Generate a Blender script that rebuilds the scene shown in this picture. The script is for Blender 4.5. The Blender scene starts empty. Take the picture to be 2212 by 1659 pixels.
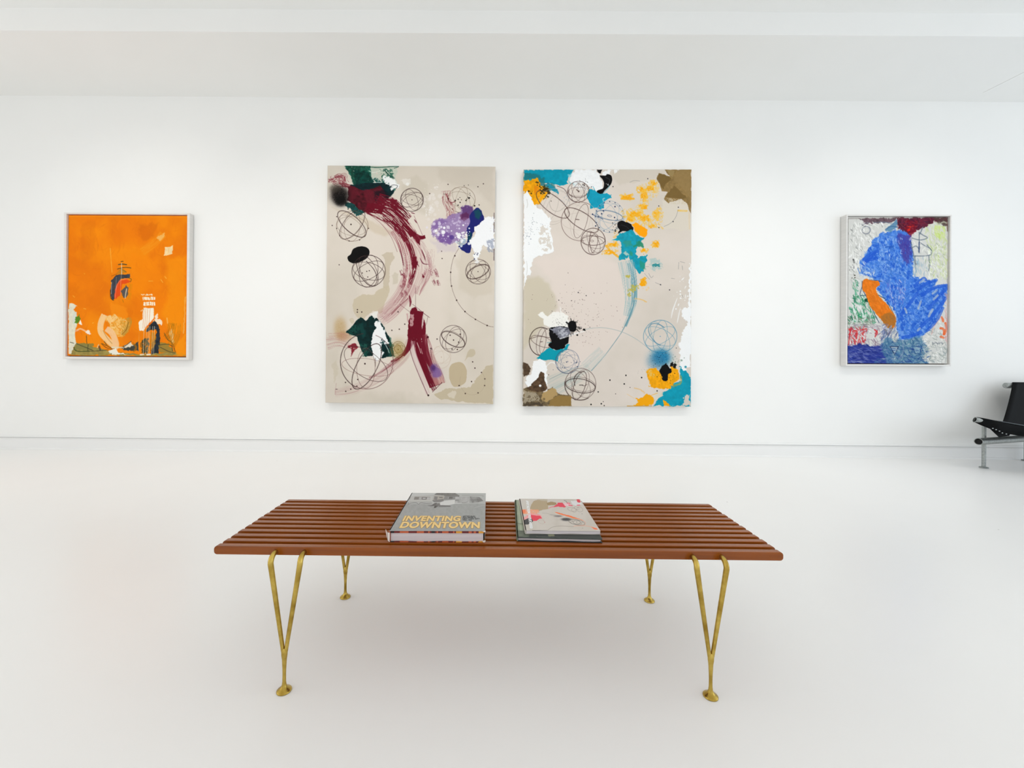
import bpy, math, random
import numpy as np
from mathutils import Vector, Matrix
# ------------------------------------------------------------------ camera calibration
W_IMG, H_IMG = 2212, 1659
FPX, CX, CY = 900.0, 1071.0, 786.0
PSI, RHO, EYE = 0.0044, 0.0094, 0.86
F = np.array([-math.sin(PSI), math.cos(PSI), 0]); R0 = np.array([math.cos(PSI), math.sin(PSI), 0]); U0 = np.array([0, 0, 1.0])
R = R0*math.cos(RHO)+U0*math.sin(RHO); U = U0*math.cos(RHO)-R0*math.sin(RHO); CAM = np.array([0, 0, EYE])
def ray(px, py): return F+R*(px-CX)/FPX-U*(py-CY)/FPX
def onz(px, py, z): d = ray(px, py); return CAM+d*(z-EYE)/d[2]
def ony(px, py, y): d = ray(px, py); return CAM+d*y/d[1]
sc = bpy.context.scene
COL = sc.collection
WALL_Y = 3.99; SOFFIT_Z = 3.40; CEIL_Z = 3.577; SOFFIT_Y = 3.203; BENCH_Z = .3653

# ------------------------------------------------------------------ materials
def lin(c): 
    c = np.asarray(c, float)/255.0
    return np.where(c <= .04045, c/12.92, ((c+.055)/1.055)**2.4)
def mat(name, rgb, rough=.6, metal=0, spec=.5, noise=0, nscale=8, bump=0, bscale=40, stretch=(1, 1, 1), rgb2=None, coat=0):
    m = bpy.data.materials.new(name); m.use_nodes = True
    nt = m.node_tree; b = nt.nodes['Principled BSDF']
    L = lin(rgb)
    b.inputs['Base Color'].default_value = (*L, 1); b.inputs['Roughness'].default_value = rough
    b.inputs['Metallic'].default_value = metal; b.inputs['Specular IOR Level'].default_value = spec
    b.inputs['Coat Weight'].default_value = coat
    tc = nt.nodes.new('ShaderNodeTexCoord'); mp = nt.nodes.new('ShaderNodeMapping'); mp.inputs['Scale'].default_value = stretch
    nt.links.new(tc.outputs['Object'], mp.inputs['Vector'])
    n = nt.nodes.new('ShaderNodeTexNoise'); n.inputs['Scale'].default_value = nscale; n.inputs['Detail'].default_value = 6
    nt.links.new(mp.outputs['Vector'], n.inputs['Vector'])
    cr = nt.nodes.new('ShaderNodeValToRGB'); e = cr.color_ramp.elements
    e[0].position = .3; e[1].position = .7
    L2 = lin(rgb2) if rgb2 is not None else L*(1-noise)
    e[0].color = (*L2, 1); e[1].color = (*np.minimum(L*(1+noise*.5), .95), 1)
    nt.links.new(n.outputs['Fac'], cr.inputs['Fac']); nt.links.new(cr.outputs['Color'], b.inputs['Base Color'])
    if bump:
        n2 = nt.nodes.new('ShaderNodeTexNoise'); n2.inputs['Scale'].default_value = bscale; n2.inputs['Detail'].default_value = 4
        nt.links.new(mp.outputs['Vector'], n2.inputs['Vector'])
        bp = nt.nodes.new('ShaderNodeBump'); bp.inputs['Strength'].default_value = bump; bp.inputs['Distance'].default_value = .002
        nt.links.new(n2.outputs['Fac'], bp.inputs['Height']); nt.links.new(bp.outputs['Normal'], b.inputs['Normal'])
    return m
def attr_mat(name, rough=.6, spec=.4, weave=0, coat=0):
    m = bpy.data.materials.new(name); m.use_nodes = True
    nt = m.node_tree; b = nt.nodes['Principled BSDF']
    a = nt.nodes.new('ShaderNodeAttribute'); a.attribute_name = 'paint'
    nt.links.new(a.outputs['Color'], b.inputs['Base Color'])
    b.inputs['Roughness'].default_value = rough; b.inputs['Specular IOR Level'].default_value = spec; b.inputs['Coat Weight'].default_value = coat
    if weave:
        tc = nt.nodes.new('ShaderNodeTexCoord')
        n2 = nt.nodes.new('ShaderNodeTexNoise'); n2.inputs['Scale'].default_value = 220; n2.inputs['Detail'].default_value = 2
        nt.links.new(tc.outputs['Object'], n2.inputs['Vector'])
        bp = nt.nodes.new('ShaderNodeBump'); bp.inputs['Strength'].default_value = weave; bp.inputs['Distance'].default_value = .001
        nt.links.new(n2.outputs['Fac'], bp.inputs['Height']); nt.links.new(bp.outputs['Normal'], b.inputs['Normal'])
    return m
M_WALL = mat('white_wall_paint', (241, 241, 239), .7, spec=.3, noise=.012, nscale=1.5, bump=.08, bscale=90)
M_CEIL = mat('white_ceiling_paint', (240, 240, 238), .8, spec=.2, noise=.01, nscale=2)
M_TRIM = mat('white_gloss_trim_paint', (236, 236, 235), .35, spec=.5, noise=.01, nscale=3)
M_WOOD = mat('oiled_teak', (152, 79, 14), .24, spec=.38, nscale=5, stretch=(.35, 16, 9), rgb2=(116, 56, 7), bump=.05, bscale=30)
M_BRASS = mat('aged_brass', (206, 178, 92), .28, metal=1, nscale=30, rgb2=(152, 122, 48), bump=.25, bscale=120)
M_STEEL = mat('brushed_steel', (176, 180, 178), .5, metal=.85, nscale=60, rgb2=(146, 150, 148), bump=.2, bscale=200)
M_LEATHER = mat('black_leather', (4, 6, 8), .55, spec=.12, nscale=30, noise=.3, bump=.35, bscale=160)
M_DARK = mat('tube_bore_shade', (10, 10, 10), .8, noise=.1)  # black that stands in for the shade inside the tubes
M_FRAME = mat('pale_washed_frame_wood', (226, 222, 217), .55, noise=.04, nscale=10, stretch=(1, 1, 6))
M_FRAMEB = mat('pale_grey_frame_wood', (224, 222, 219), .55, noise=.05, nscale=10, stretch=(1, 1, 6))
M_BACKER = mat('brown_backing_board', (112, 84, 70), .8, noise=.1)
M_PAPER = mat('page_edges', (228, 219, 219), .8, nscale=6, stretch=(1, 1, 160), rgb2=(204, 194, 196))
M_GOLD = mat('gold_title_ink', (240, 205, 135), .5, noise=.04)
M_GOLDSH = mat('ochre_title_outline_ink', (172, 140, 84), .5, noise=.04)
M_INK = mat('dark_grey_ink', (62, 66, 66), .6, noise=.05)
M_WHITEINK = mat('white_ink', (240, 240, 240), .5, noise=.01)
M_JACKET = mat('jacket_paper', (232, 222, 214), .5, noise=.03)
# floor: glossy white painted concrete
def floor_mat():
    m = mat('white_epoxy_floor', (246, 245, 243), .3, spec=.35, noise=.015, nscale=1.2, bump=.03, bscale=6)
    nt = m.node_tree; b = nt.nodes['Principled BSDF']
    # sparse small dark scuffs
    tc = nt.nodes.new('ShaderNodeTexCoord'); v = nt.nodes.new('ShaderNodeTexVoronoi'); v.inputs['Scale'].default_value = 2.1
    mp = nt.nodes.new('ShaderNodeMapping'); mp.inputs['Scale'].default_value = (1, 1.6, 1); mp.inputs['Rotation'].default_value = (0, 0, .5)
    nt.links.new(tc.outputs['Object'], mp.inputs['Vector']); nt.links.new(mp.outputs['Vector'], v.inputs['Vector'])
    lt = nt.nodes.new('ShaderNodeMath'); lt.operation = 'LESS_THAN'; lt.inputs[1].default_value = .011
    nt.links.new(v.outputs['Distance'], lt.inputs[0])
    mx = nt.nodes.new('ShaderNodeMix'); mx.data_type = 'RGBA'
    src = b.inputs['Base Color'].links[0].from_socket
    nt.links.new(lt.outputs[0], mx.inputs['Factor']); nt.links.new(src, mx.inputs['A']); mx.inputs['B'].default_value = (.42, .41, .38, 1)
    nt.links.new(mx.outputs['Result'], b.inputs['Base Color'])
    return m
M_FLOOR = floor_mat()
M_CANVAS = attr_mat('painted_linen', .7, .1, weave=.25)
M_OIL = attr_mat('oil_paint', .6, .06, weave=.2)
M_PRINT = attr_mat('printed_cover', .38, .45)

# ------------------------------------------------------------------ mesh helpers
def link(o, parent=None):
    COL.objects.link(o)
    if parent: o.parent = parent
    return o
def mesh_obj(name, verts, faces, m, parent=None, smooth=False):
    me = bpy.data.meshes.new(name); me.from_pydata([tuple(map(float, v)) for v in verts], [], faces); me.update()
    for mm in (m if isinstance(m, (list, tuple)) else [m]): me.materials.append(mm)
    if smooth: me.polygons.foreach_set('use_smooth', [True]*len(me.polygons))
    o = bpy.data.objects.new(name, me)
    return link(o, parent)
class MB:
    def __init__(s): s.v = []; s.f = []
    def add(s, v, f):
        n = len(s.v); s.v += [tuple(map(float, p)) for p in v]; s.f += [[i+n for i in q] for q in f]
    def box(s, x0, x1, y0, y1, z0, z1):
        s.add([(x, y, z) for x in (x0, x1) for y in (y0, y1) for z in (z0, z1)],
              [(0, 1, 3, 2), (4, 6, 7, 5), (0, 4, 5, 1), (2, 3, 7, 6), (0, 2, 6, 4), (1, 5, 7, 3)])
    def prism(s, poly, axis, a, b):  # poly of 2-D points swept on an axis
        n = len(poly)
        def P(p, t): return {'x': (t, p[0], p[1]), 'y': (p[0], t, p[1]), 'z': (p[0], p[1], t)}[axis]
        s.add([P(p, a) for p in poly]+[P(p, b) for p in poly],
              [list(range(n))[::-1], list(range(n, 2*n))]+[(i, (i+1) % n, (i+1) % n+n, i+n) for i in range(n)])
    def tube(s, pts, rad, n=16, cap=True, sq=(1, 1)):
        pts = [Vector(p) for p in pts]; rads = rad if isinstance(rad, (list, tuple)) else [rad]*len(pts)
        t0 = (pts[1]-pts[0]).normalized(); up = Vector((0, 0, 1)) if abs(t0.z) < .9 else Vector((1, 0, 0))
        a = t0.cross(up).normalized(); V = []
        for i, p in enumerate(pts):
            t = ((pts[min(i+1, len(pts)-1)]-pts[max(i-1, 0)])).normalized()
            a = (a-t*a.dot(t)).normalized(); b = t.cross(a)
            for k in range(n):
                th = 2*math.pi*k/n; V.append(p+(a*math.cos(th)*sq[0]+b*math.sin(th)*sq[1])*rads[i])
        Fc = [(i*n+k, i*n+(k+1) % n, (i+1)*n+(k+1) % n, (i+1)*n+k) for i in range(len(pts)-1) for k in range(n)]
        if cap: Fc += [list(range(n))[::-1], list(range((len(pts)-1)*n, len(pts)*n))]
        s.add(V, Fc)
    def lathe(s, c, prof, n=28, sx=1, sy=1):
        V = [(c[0]+r*math.cos(2*math.pi*k/n)*sx, c[1]+r*math.sin(2*math.pi*k/n)*sy, c[2]+z) for r, z in prof for k in range(n)]
        Fc = [(i*n+k, i*n+(k+1) % n, (i+1)*n+(k+1) % n, (i+1)*n+k) for i in range(len(prof)-1) for k in range(n)]
        Fc += [list(range(n))[::-1], list(range((len(prof)-1)*n, len(prof)*n))]
        s.add(V, Fc)
    def build(s, name, m, parent=None, smooth=False, bevel=0, seg=2):
        o = mesh_obj(name, s.v, s.f, m, parent, smooth)
        import bmesh
        bm = bmesh.new(); bm.from_mesh(o.data); bmesh.ops.recalc_face_normals(bm, faces=bm.faces); bm.to_mesh(o.data); bm.free()
        if smooth:
            try: o.data.set_sharp_from_angle(angle=math.radians(45))
            except Exception: pass
        if bevel:
            b = o.modifiers.new('bevel', 'BEVEL'); b.width = bevel; b.segments = seg; b.limit_method = 'ANGLE'; b.angle_limit = math.radians(40)
        return o
def tag(o, label=None, cat=None, group=None, kind=None):
    if label: o['label'] = label
    if cat: o['category'] = cat
    if group: o['group'] = group
    if kind: o['kind'] = kind
    return o
def empty(name, loc, rz=0, ry=0):
    o = bpy.data.objects.new(name, None); o.location = loc; o.rotation_euler = (0, ry, rz); o.empty_display_size = .1
    return link(o)

# ------------------------------------------------------------------ paint: colours laid on a fine mesh, in the painting's own picture coordinates
def _hash(ix, iy, seed):
    n = (ix.astype(np.int64)*374761393+iy.astype(np.int64)*668265263+seed*1442695041) & 0x7fffffff
    n = (n ^ (n >> 13))*1274126177 & 0x7fffffff
    return ((n ^ (n >> 16)) & 0xffff)/65535.0
def vnoise(x, y, seed):
    ix = np.floor(x); iy = np.floor(y); fx = x-ix; fy = y-iy
    fx = fx*fx*(3-2*fx); fy = fy*fy*(3-2*fy); ix = ix.astype(np.int64); iy = iy.astype(np.int64)
    a = _hash(ix, iy, seed); b = _hash(ix+1, iy, seed); c = _hash(ix, iy+1, seed); d = _hash(ix+1, iy+1, seed)
    return (a*(1-fx)+b*fx)*(1-fy)+(c*(1-fx)+d*fx)*fy
def fbm(x, y, seed, o=3):
    s = 0; a = .5; t = 0
    for k in range(o):
        s = s+a*vnoise(x*2**k+17*k, y*2**k+31*k, seed+k*101); t += a; a *= .55
    return s/t
def smooth(pts, closed=False, n=6):
    P = np.array(pts, float); N = len(P); out = []
    if N < 3: return P
    for i in range(N if closed else N-1):
        p0 = P[(i-1) % N] if closed or i > 0 else P[0]; p1 = P[i]; p2 = P[(i+1) % N]
        p3 = P[(i+2) % N] if closed or i+2 < N else P[-1]
        for k in range(n):
            t = k/n; out.append(.5*((2*p1)+(-p0+p2)*t+(2*p0-5*p1+4*p2-p3)*t*t+(-p0+3*p1-3*p2+p3)*t**3))
    if not closed: out.append(P[-1])
    return np.array(out)
def homog(src, dst):
    A = []; B = []
    for (x, y), (u, v) in zip(src, dst):
        A.append([x, y, 1, 0, 0, 0, -u*x, -u*y]); B.append(u)
        A.append([0, 0, 0, x, y, 1, -v*x, -v*y]); B.append(v)
    return np.append(np.linalg.solve(np.array(A), np.array(B)), 1).reshape(3, 3)
class Canvas:
    def __init__(s, corners, nx, ny, base):   # corners TL,TR,BR,BL of the picture
        u, v = np.meshgrid(np.linspace(0, 1, nx), np.linspace(0, 1, ny))
        Hm = homog([(0, 0), (1, 0), (1, 1), (0, 1)], corners)
        w = Hm[2, 0]*u+Hm[2, 1]*v+Hm[2, 2]
        s.X = (Hm[0, 0]*u+Hm[0, 1]*v+Hm[0, 2])/w; s.Y = (Hm[1, 0]*u+Hm[1, 1]*v+Hm[1, 2])/w
        s.nx, s.ny = nx, ny; s.c = np.zeros((ny, nx, 3))+np.array(base, float); s.h = np.zeros((ny, nx))
        s.o = (0, 0, 1); s.seed = 11
        s.xmin = s.X.min(axis=0); s.xmax = s.X.max(axis=0); s.ymin = s.Y.min(axis=1); s.ymax = s.Y.max(axis=1)
    def org(s, x, y, k): s.o = (x, y, k)
    def T(s, pts): P = np.array(pts, float).reshape(-1, 2); return P/s.o[2]+np.array(s.o[:2])
    def win(s, x0, y0, x1, y1):
        i = np.where((s.xmax >= x0) & (s.xmin <= x1))[0]; j = np.where((s.ymax >= y0) & (s.ymin <= y1))[0]
        if len(i) == 0 or len(j) == 0: return None
        return (slice(j[0], j[-1]+1), slice(i[0], i[-1]+1))
    def put(s, w, a, col, thick=0, tex=0, seed=0):
        a = np.clip(a, 0, 1); c = np.array(col, float)
        cc = s.c[w]; t = c
        if tex: t = c*(1+tex*(fbm(s.X[w]/5, s.Y[w]/5, seed+7)[..., None]-.5)*2)
        s.c[w] = cc*(1-a[..., None])+t*a[..., None]
        if thick: s.h[w] = np.maximum(s.h[w], a*thick*(.6+.8*fbm(s.X[w]/2.2, s.Y[w]/2.2, seed+9)))
    def fill(s, pts, col, a=1, soft=.8, rough=2, rs=6, dry=0, ds=3, tex=0, thick=0, seed=None, sm=False, closed=True):
        s.seed += 13; sd = s.seed if seed is None else seed
        P = s.T(pts)
        if sm: P = smooth(P, True, 5)
        m = rough+soft*2+1; w = s.win(P[:, 0].min()-m, P[:, 1].min()-m, P[:, 0].max()+m, P[:, 1].max()+m)
        if w is None: return
        X = s.X[w]; Y = s.Y[w]
        if rough:
            X = X+(fbm(X/rs, s.Y[w]/rs, sd)-.5)*2*rough; Y = Y+(fbm(s.X[w]/rs+50, Y/rs, sd+1)-.5)*2*rough
        d = np.full(X.shape, 1e9); ins = np.zeros(X.shape, bool)
        for i in range(len(P)):
            a0 = P[i]; b0 = P[(i+1) % len(P)]; e = b0-a0; L = e@e+1e-9
            t = np.clip(((X-a0[0])*e[0]+(Y-a0[1])*e[1])/L, 0, 1)
            d = np.minimum(d, np.hypot(X-a0[0]-t*e[0], Y-a0[1]-t*e[1]))
            c = (a0[1] > Y) != (b0[1] > Y)
            if a0[1] != b0[1]: ins ^= c & (X < (b0[0]-a0[0])*(Y-a0[1])/(b0[1]-a0[1])+a0[0])
        sdv = np.where(ins, d, -d); al = np.clip(sdv/soft+.5, 0, 1)*a
        if dry: al = al*np.clip((fbm(s.X[w]/ds, s.Y[w]/ds, sd+3)-dry)*9+.5, 0, 1)
        s.put(w, al, col, thick, tex, sd)
    def line(s, pts, lw, col, a=1, sm=True, soft=.6, vary=.35, taper=False, thick=0, wob=0):
        s.seed += 13; P = s.T(pts)
        if sm and len(P) > 2: P = smooth(P, False, 5)
        lw = lw/s.o[2]/2; m = lw+2+wob
        w = s.win(P[:, 0].min()-m, P[:, 1].min()-m, P[:, 0].max()+m, P[:, 1].max()+m)
        if w is None: return
        X = s.X[w]; Y = s.Y[w]; d = np.full(X.shape, 1e9); tt = np.zeros(X.shape); N = len(P)-1
        if wob: X = X+(fbm(X/6, Y/6, s.seed)-.5)*2*wob
        for i in range(N):
            a0 = P[i]; e = P[i+1]-a0; L = e@e+1e-9
            t = np.clip(((X-a0[0])*e[0]+(Y-a0[1])*e[1])/L, 0, 1); q = np.hypot(X-a0[0]-t*e[0], Y-a0[1]-t*e[1])
            k = q < d; d = np.where(k, q, d); tt = np.where(k, (i+t)/N, tt)
        ww = lw*(np.sin(np.pi*np.clip(tt, .02, .98))**.6 if taper else 1)
        al = np.clip((ww-d)/soft+.5, 0, 1)*a*(1-vary*fbm(s.X[w]/9, s.Y[w]/9, s.seed+5)*1.3)
        s.put(w, al, col, thick, 0, s.seed)
    def ring(s, cx, cy, rx, ry, rot=0, lw=1.1, col=(70, 50, 50), a=.85, t0=0, t1=360):
        th = np.radians(np.linspace(t0, t1, 42)); r = math.radians(rot)
        s.line(np.stack([cx+rx*np.cos(th)*math.cos(r)-ry*np.sin(th)*math.sin(r), cy+rx*np.cos(th)*math.sin(r)+ry*np.sin(th)*math.cos(r)], 1), lw*1.15, col, min(1, a*1.08), sm=False, vary=.38)
    def atom(s, cx, cy, rad, ells, col=(66, 52, 50), lw=1.1, a=.85, squash=1.0, rot=0, dot=True, inner=.75):
        s.ring(cx, cy, rad, rad*squash, rot, lw, col, a)
        for (ang, rat, *off) in ells:
            s.ring(cx+(off[0] if off else 0), cy+(off[1] if len(off) > 1 else 0), rad*.97, rad*rat, ang, lw*.85, col, a*inner)
        if dot: s.dot(cx, cy, 6, col)
    def brush(s, pts, width, col, a=1, thr=.45, freq=1.4, along=22, wend=None, hard=7, thick=0, soft=1.5, off=0, tex=0):
        s.seed += 13; P = smooth(s.T(pts), False, 6); wd = width/s.o[2]/2; we = wd if wend is None else wend/s.o[2]/2
        m = max(wd, we)+2; w = s.win(P[:, 0].min()-m, P[:, 1].min()-m, P[:, 0].max()+m, P[:, 1].max()+m)
        if w is None: return
        X = s.X[w]; Y = s.Y[w]; d = np.full(X.shape, 1e9); sg = np.zeros(X.shape); tt = np.zeros(X.shape)
        L0 = 0; end = np.zeros(X.shape)
        for i in range(len(P)-1):
            a0 = P[i]; e = P[i+1]-a0; L = math.hypot(*e)+1e-9
            tr = ((X-a0[0])*e[0]+(Y-a0[1])*e[1])/L**2; t = np.clip(tr, 0, 1)
            q = np.hypot(X-a0[0]-t*e[0], Y-a0[1]-t*e[1]); k = q < d
            sgn = (X-a0[0])*e[1]-(Y-a0[1])*e[0]
            over = ((i == 0) & (tr < 0))|((i == len(P)-2) & (tr > 1))
            d = np.where(k, q, d); sg = np.where(k, sgn/L, sg); tt = np.where(k, L0+t*L, tt); end = np.where(k, over, end); L0 += L
        ww = wd+(we-wd)*tt/L0
        edge = np.clip((ww-d)/soft+.5, 0, 1)*(1-end)
        n = .62*vnoise(sg*freq+off, tt/along, s.seed)+.38*vnoise(sg*freq*2.3, tt/along*2.2, s.seed+4)
        al = edge*np.clip((n-thr)*hard+.5, 0, 1)*a
        s.put(w, al, col, thick, tex, s.seed)
    def dot(s, x, y, r, col, a=1, soft=.6):
        P = s.T([(x, y)])[0]; r = r/s.o[2]; w = s.win(P[0]-r-2, P[1]-r-2, P[0]+r+2, P[1]+r+2)
        if w is None: return
        d = np.hypot(s.X[w]-P[0], s.Y[w]-P[1]); s.put(w, np.clip((r-d)/soft+.5, 0, 1)*a, col)
    def splat(s, cx, cy, sx, sy, n, r0, r1, col, seed=1, a=.9):
        g = random.Random(seed)
        for _ in range(n): s.dot(g.gauss(cx, sx), g.gauss(cy, sy), r0+(r1-r0)*g.random()**3, col, a)
    def spray(s, cx, cy, rx, ry, col, a=1, core=.3, grain=.25):
        P = s.T([(cx, cy)])[0]; rx /= s.o[2]; ry /= s.o[2]; w = s.win(P[0]-rx*1.6, P[1]-ry*1.6, P[0]+rx*1.6, P[1]+ry*1.6)
        if w is None: return
        d = np.hypot((s.X[w]-P[0])/rx, (s.Y[w]-P[1])/ry); al = 1/(1+np.exp((d-.8)*(9-6*core)))
        al = al*(1-grain+grain*2*vnoise(s.X[w]*1.3, s.Y[w]*1.3, 5)); s.put(w, al*a, col)
    def hatch(s, pts, n, ln, wd, ang, cols, seed=1, jit=25, a=.85, curve=.3, thick=0):
        g = random.Random(seed); P = np.array(pts, float); x0, y0 = P.min(0); x1, y1 = P.max(0); k = 0; tries = 0; keep = s.o; s.o = (0, 0, 1); ln *= .6; wd *= .42
        while k < n and tries < n*20:
            tries += 1; x = g.uniform(x0, x1); y = g.uniform(y0, y1); ins = False
            for i in range(len(P)):
                ax, ay = P[i]; bx, by = P[(i+1) % len(P)]
                if (ay > y) != (by > y) and x < (bx-ax)*(y-ay)/(by-ay)+ax: ins = not ins
            if not ins: continue
            k += 1; t = math.radians(ang+g.gauss(0, jit)); l = ln*g.uniform(.5, 1.2)/2; c = g.choice(cols); q = g.uniform(-curve, curve)*l
            s.line([(x-l*math.cos(t), y-l*math.sin(t)), (x-q*math.sin(t), y+q*math.cos(t)), (x+l*math.cos(t), y+l*math.sin(t))],
                   wd*g.uniform(.5, 1.3), c, a*g.uniform(.6, 1), taper=True, thick=thick)
        s.o = keep
    def mottle(s, col, scale, thr, a, seed, hard=4, box=None):
        w = (slice(None), slice(None)); n = fbm(s.X/scale, s.Y/scale, seed, 4); al = np.clip((n-thr)*hard+.5, 0, 1)*a
        s.put(w, al, col)
def canvas_mesh(name, cv, w, h, depth, m, parent=None, relief=.004, plane='xz', gain=.9, gamma=1.05):
    """thick panel whose front carries the paint; origin at its bottom centre on the back plane"""
    nx, ny = cv.nx, cv.ny
    col = np.clip(lin(cv.c)**gamma*gain, 0.002, .93)
    u, v = np.meshgrid(np.linspace(0, 1, nx), np.linspace(0, 1, ny))
    edge = np.minimum(1, np.minimum.reduce([u*nx, (1-u)*nx, v*ny, (1-v)*ny])/4)
    hh = cv.h*relief*edge
    x = (u-.5)*w; z = (1-v)*h
    V = [np.stack([x, -depth-hh, z], -1).reshape(-1, 3)]
    idx = np.arange(nx*ny).reshape(ny, nx)
    q = np.stack([idx[:-1, :-1], idx[1:, :-1], idx[1:, 1:], idx[:-1, 1:]], -1).reshape(-1, 4)
    ring = np.concatenate([idx[0, :-1], idx[:-1, -1], idx[-1, :0:-1], idx[:0:-1, 0]])
    base = V[0][ring].copy(); base[:, 1] = 0; V.append(base); n0 = nx*ny; k = len(ring); a = np.arange(k)
    sk = np.stack([ring, ring[(a+1) % k], n0+(a+1) % k, n0+a], -1)
    V = np.concatenate(V); C = np.concatenate([col.reshape(-1, 3), col.reshape(-1, 3)[ring]])
    Q = np.concatenate([q, sk]); nq = len(Q)
    if plane == 'xy': V = np.stack([V[:, 0], V[:, 2], -V[:, 1]], -1)      # lies face up, y runs away
    me = bpy.data.meshes.new(name); me.vertices.add(len(V)); me.vertices.foreach_set('co', V.astype(np.float32).ravel())
    me.loops.add(nq*4+k); me.loops.foreach_set('vertex_index', np.concatenate([Q.ravel(), (n0+a)[::-1]]).astype(np.int32))
    me.polygons.add(nq+1); me.polygons.foreach_set('loop_start', (np.arange(nq+1)*4).astype(np.int32))
    me.update(calc_edges=True); me.validate()
    at = me.color_attributes.new('paint', 'FLOAT_COLOR', 'POINT')
    at.data.foreach_set('color', np.concatenate([C, np.ones((len(C), 1))], 1).astype(np.float32).ravel())
    me.materials.append(m)
    return link(bpy.data.objects.new(name, me), parent)

# ================================================================== the maroon and green canvas
def paint_maroon():
    cv = Canvas([(706.6, 356.8), (1070, 361), (1066, 873.3), (704.1, 869.5)], 486, 684, (219, 210, 197))
    A = lambda: cv.org(690, 340, 5.53); B = lambda: cv.org(690, 600, 5.53)
    INK = (70, 50, 48); MAR = (112, 16, 38); DK = (84, 22, 34); TEAL = (8, 40, 44)
    cv.mottle((228, 219, 208), 95, .48, .8, 3, 3); cv.mottle((205, 197, 182), 120, .62, .5, 8, 3)
    A()
    # light ground in the middle, darker linen at the margins
    cv.fill([(600, 700), (1000, 500), (1500, 900), (1500, 2300), (1300, 2900), (500, 2800), (250, 2500), (500, 1700)], (229, 219, 208), .75, 22, 12, 20)
    cv.fill([(1000, 300), (1150, 220), (1300, 330), (1300, 700), (1150, 640), (980, 450)], (205, 196, 180), .45, 8, 5, 12)
    cv.fill([(1400, 110), (2090, 120), (2085, 600), (1880, 400), (1650, 330), (1450, 300)], (207, 197, 183), .55, 10, 8, 20)
    cv.fill([(150, 600), (480, 700), (880, 900), (800, 950), (640, 900), (480, 760)], (207, 190, 164), .45, 6, 4, 12)
    cv.fill([(740, 1170), (800, 1130), (880, 1140), (895, 1190), (850, 1290), (840, 1420), (810, 1600), (760, 1560), (770, 1350), (790, 1230)], (203, 190, 168), .8, 1, 3, 8)
    cv.fill([(860, 1420), (900, 1380), (950, 1400), (930, 1500), (880, 1530)], (205, 195, 175), .6, 2, 3, 8)
    cv.fill([(1700, 1080), (2080, 1100), (2080, 1500), (2050, 1640), (1850, 1680), (1680, 1560), (1640, 1250)], (211, 201, 185), .6, 9, 6, 14)
    B()
    cv.fill([(400, 380), (420, 260), (540, 200), (650, 210), (700, 160), (830, 90), (830, 180), (790, 300), (740, 420), (640, 400), (560, 470), (520, 510), (430, 450)], (206, 193, 168), .85, 1, 3, 9, sm=True)
    cv.fill([(360, 500), (400, 480), (420, 530), (390, 550)], (210, 198, 175), .8, 1, 1, 5, sm=True)
    cv.fill([(150, 1040), (200, 990), (230, 1100), (210, 1200), (180, 1270), (170, 1120)], (206, 196, 176), .6, 2, 3, 8)
    cv.fill([(1555, 1080), (1600, 1025), (1690, 1010), (1745, 1060), (1765, 1160), (1740, 1260), (1650, 1305), (1590, 1290), (1555, 1200)], (197, 181, 152), .95, .8, 1, 8, sm=True)
    cv.fill([(1770, 900), (1800, 860), (1850, 860), (1865, 910), (1830, 945), (1770, 955), (1740, 1000)], (200, 188, 164), .9, 1, 1, 6, sm=True)
    cv.fill([(1990, 1060), (2075, 1045), (2078, 1510), (1820, 1490), (1640, 1475), (1450, 1450), (1370, 1400), (1430, 1360), (1520, 1320), (1640, 1330), (1800, 1300), (1900, 1180), (1950, 1130)], (199, 186, 160), .9, 1, 3, 9)
    cv.fill([(1530, 1400), (1600, 1340), (1640, 1370), (1620, 1440), (1560, 1430)], (221, 212, 196), .8, 1, 3, 5)
    cv.spray(250, 600, 90, 150, (186, 146, 84), .5); cv.spray(300, 700, 110, 70, (176, 120, 76), .5)
    # white/grey cloud by the top centre
    A()
    cv.fill([(960, 270), (1080, 250), (1090, 320), (1020, 330)], (238, 234, 228), .6, 2, 4, 4)
    cv.splat(1330, 560, 60, 110, 60, 4, 26, (236, 230, 226), 3, .45); cv.dot(1050, 320, 20, (240, 238, 234), .9); cv.splat(1290, 620, 30, 30, 20, 4, 16, (243, 240, 238), 5, .6)
    cv.splat(1400, 380, 40, 30, 12, 4, 14, (238, 232, 228), 6, .6)
    # green and white passage at the top edge
    cv.fill([(300, 98), (940, 100), (900, 240), (950, 330), (800, 310), (600, 330), (430, 330), (370, 240)], (196, 206, 190), .8, 2, 5, 7, dry=.3)
    cv.fill([(300, 98), (600, 98), (620, 240), (640, 330), (420, 340), (370, 240)], (22, 84, 68), .95, 2, 4, 7, dry=.24, tex=.5)
    cv.fill([(420, 140), (600, 180), (640, 300), (620, 360), (430, 330), (400, 230)], (6, 60, 54), .95, 3, 5, 7, dry=.2, tex=.4)
    cv.fill([(720, 150), (860, 130), (900, 250), (820, 280), (740, 250)], (30, 92, 74), .8, 2, 6, 5, dry=.45)
    cv.fill([(640, 250), (780, 250), (840, 320), (700, 330), (600, 320)], (16, 78, 72), .85, 2, 4, 5, dry=.4)
    cv.line([(300, 102), (520, 106), (700, 118), (930, 104)], 14, (12, 70, 52), .8, wob=1.5); cv.line([(890, 128), (940, 112), (935, 100)], 9, (20, 70, 55))
    cv.line([(770, 150), (830, 210), (890, 250)], 12, (20, 60, 52), .8, wob=1)
    cv.line([(590, 160), (640, 180), (720, 160)], 10, (232, 238, 230), .7, wob=1)
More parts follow.
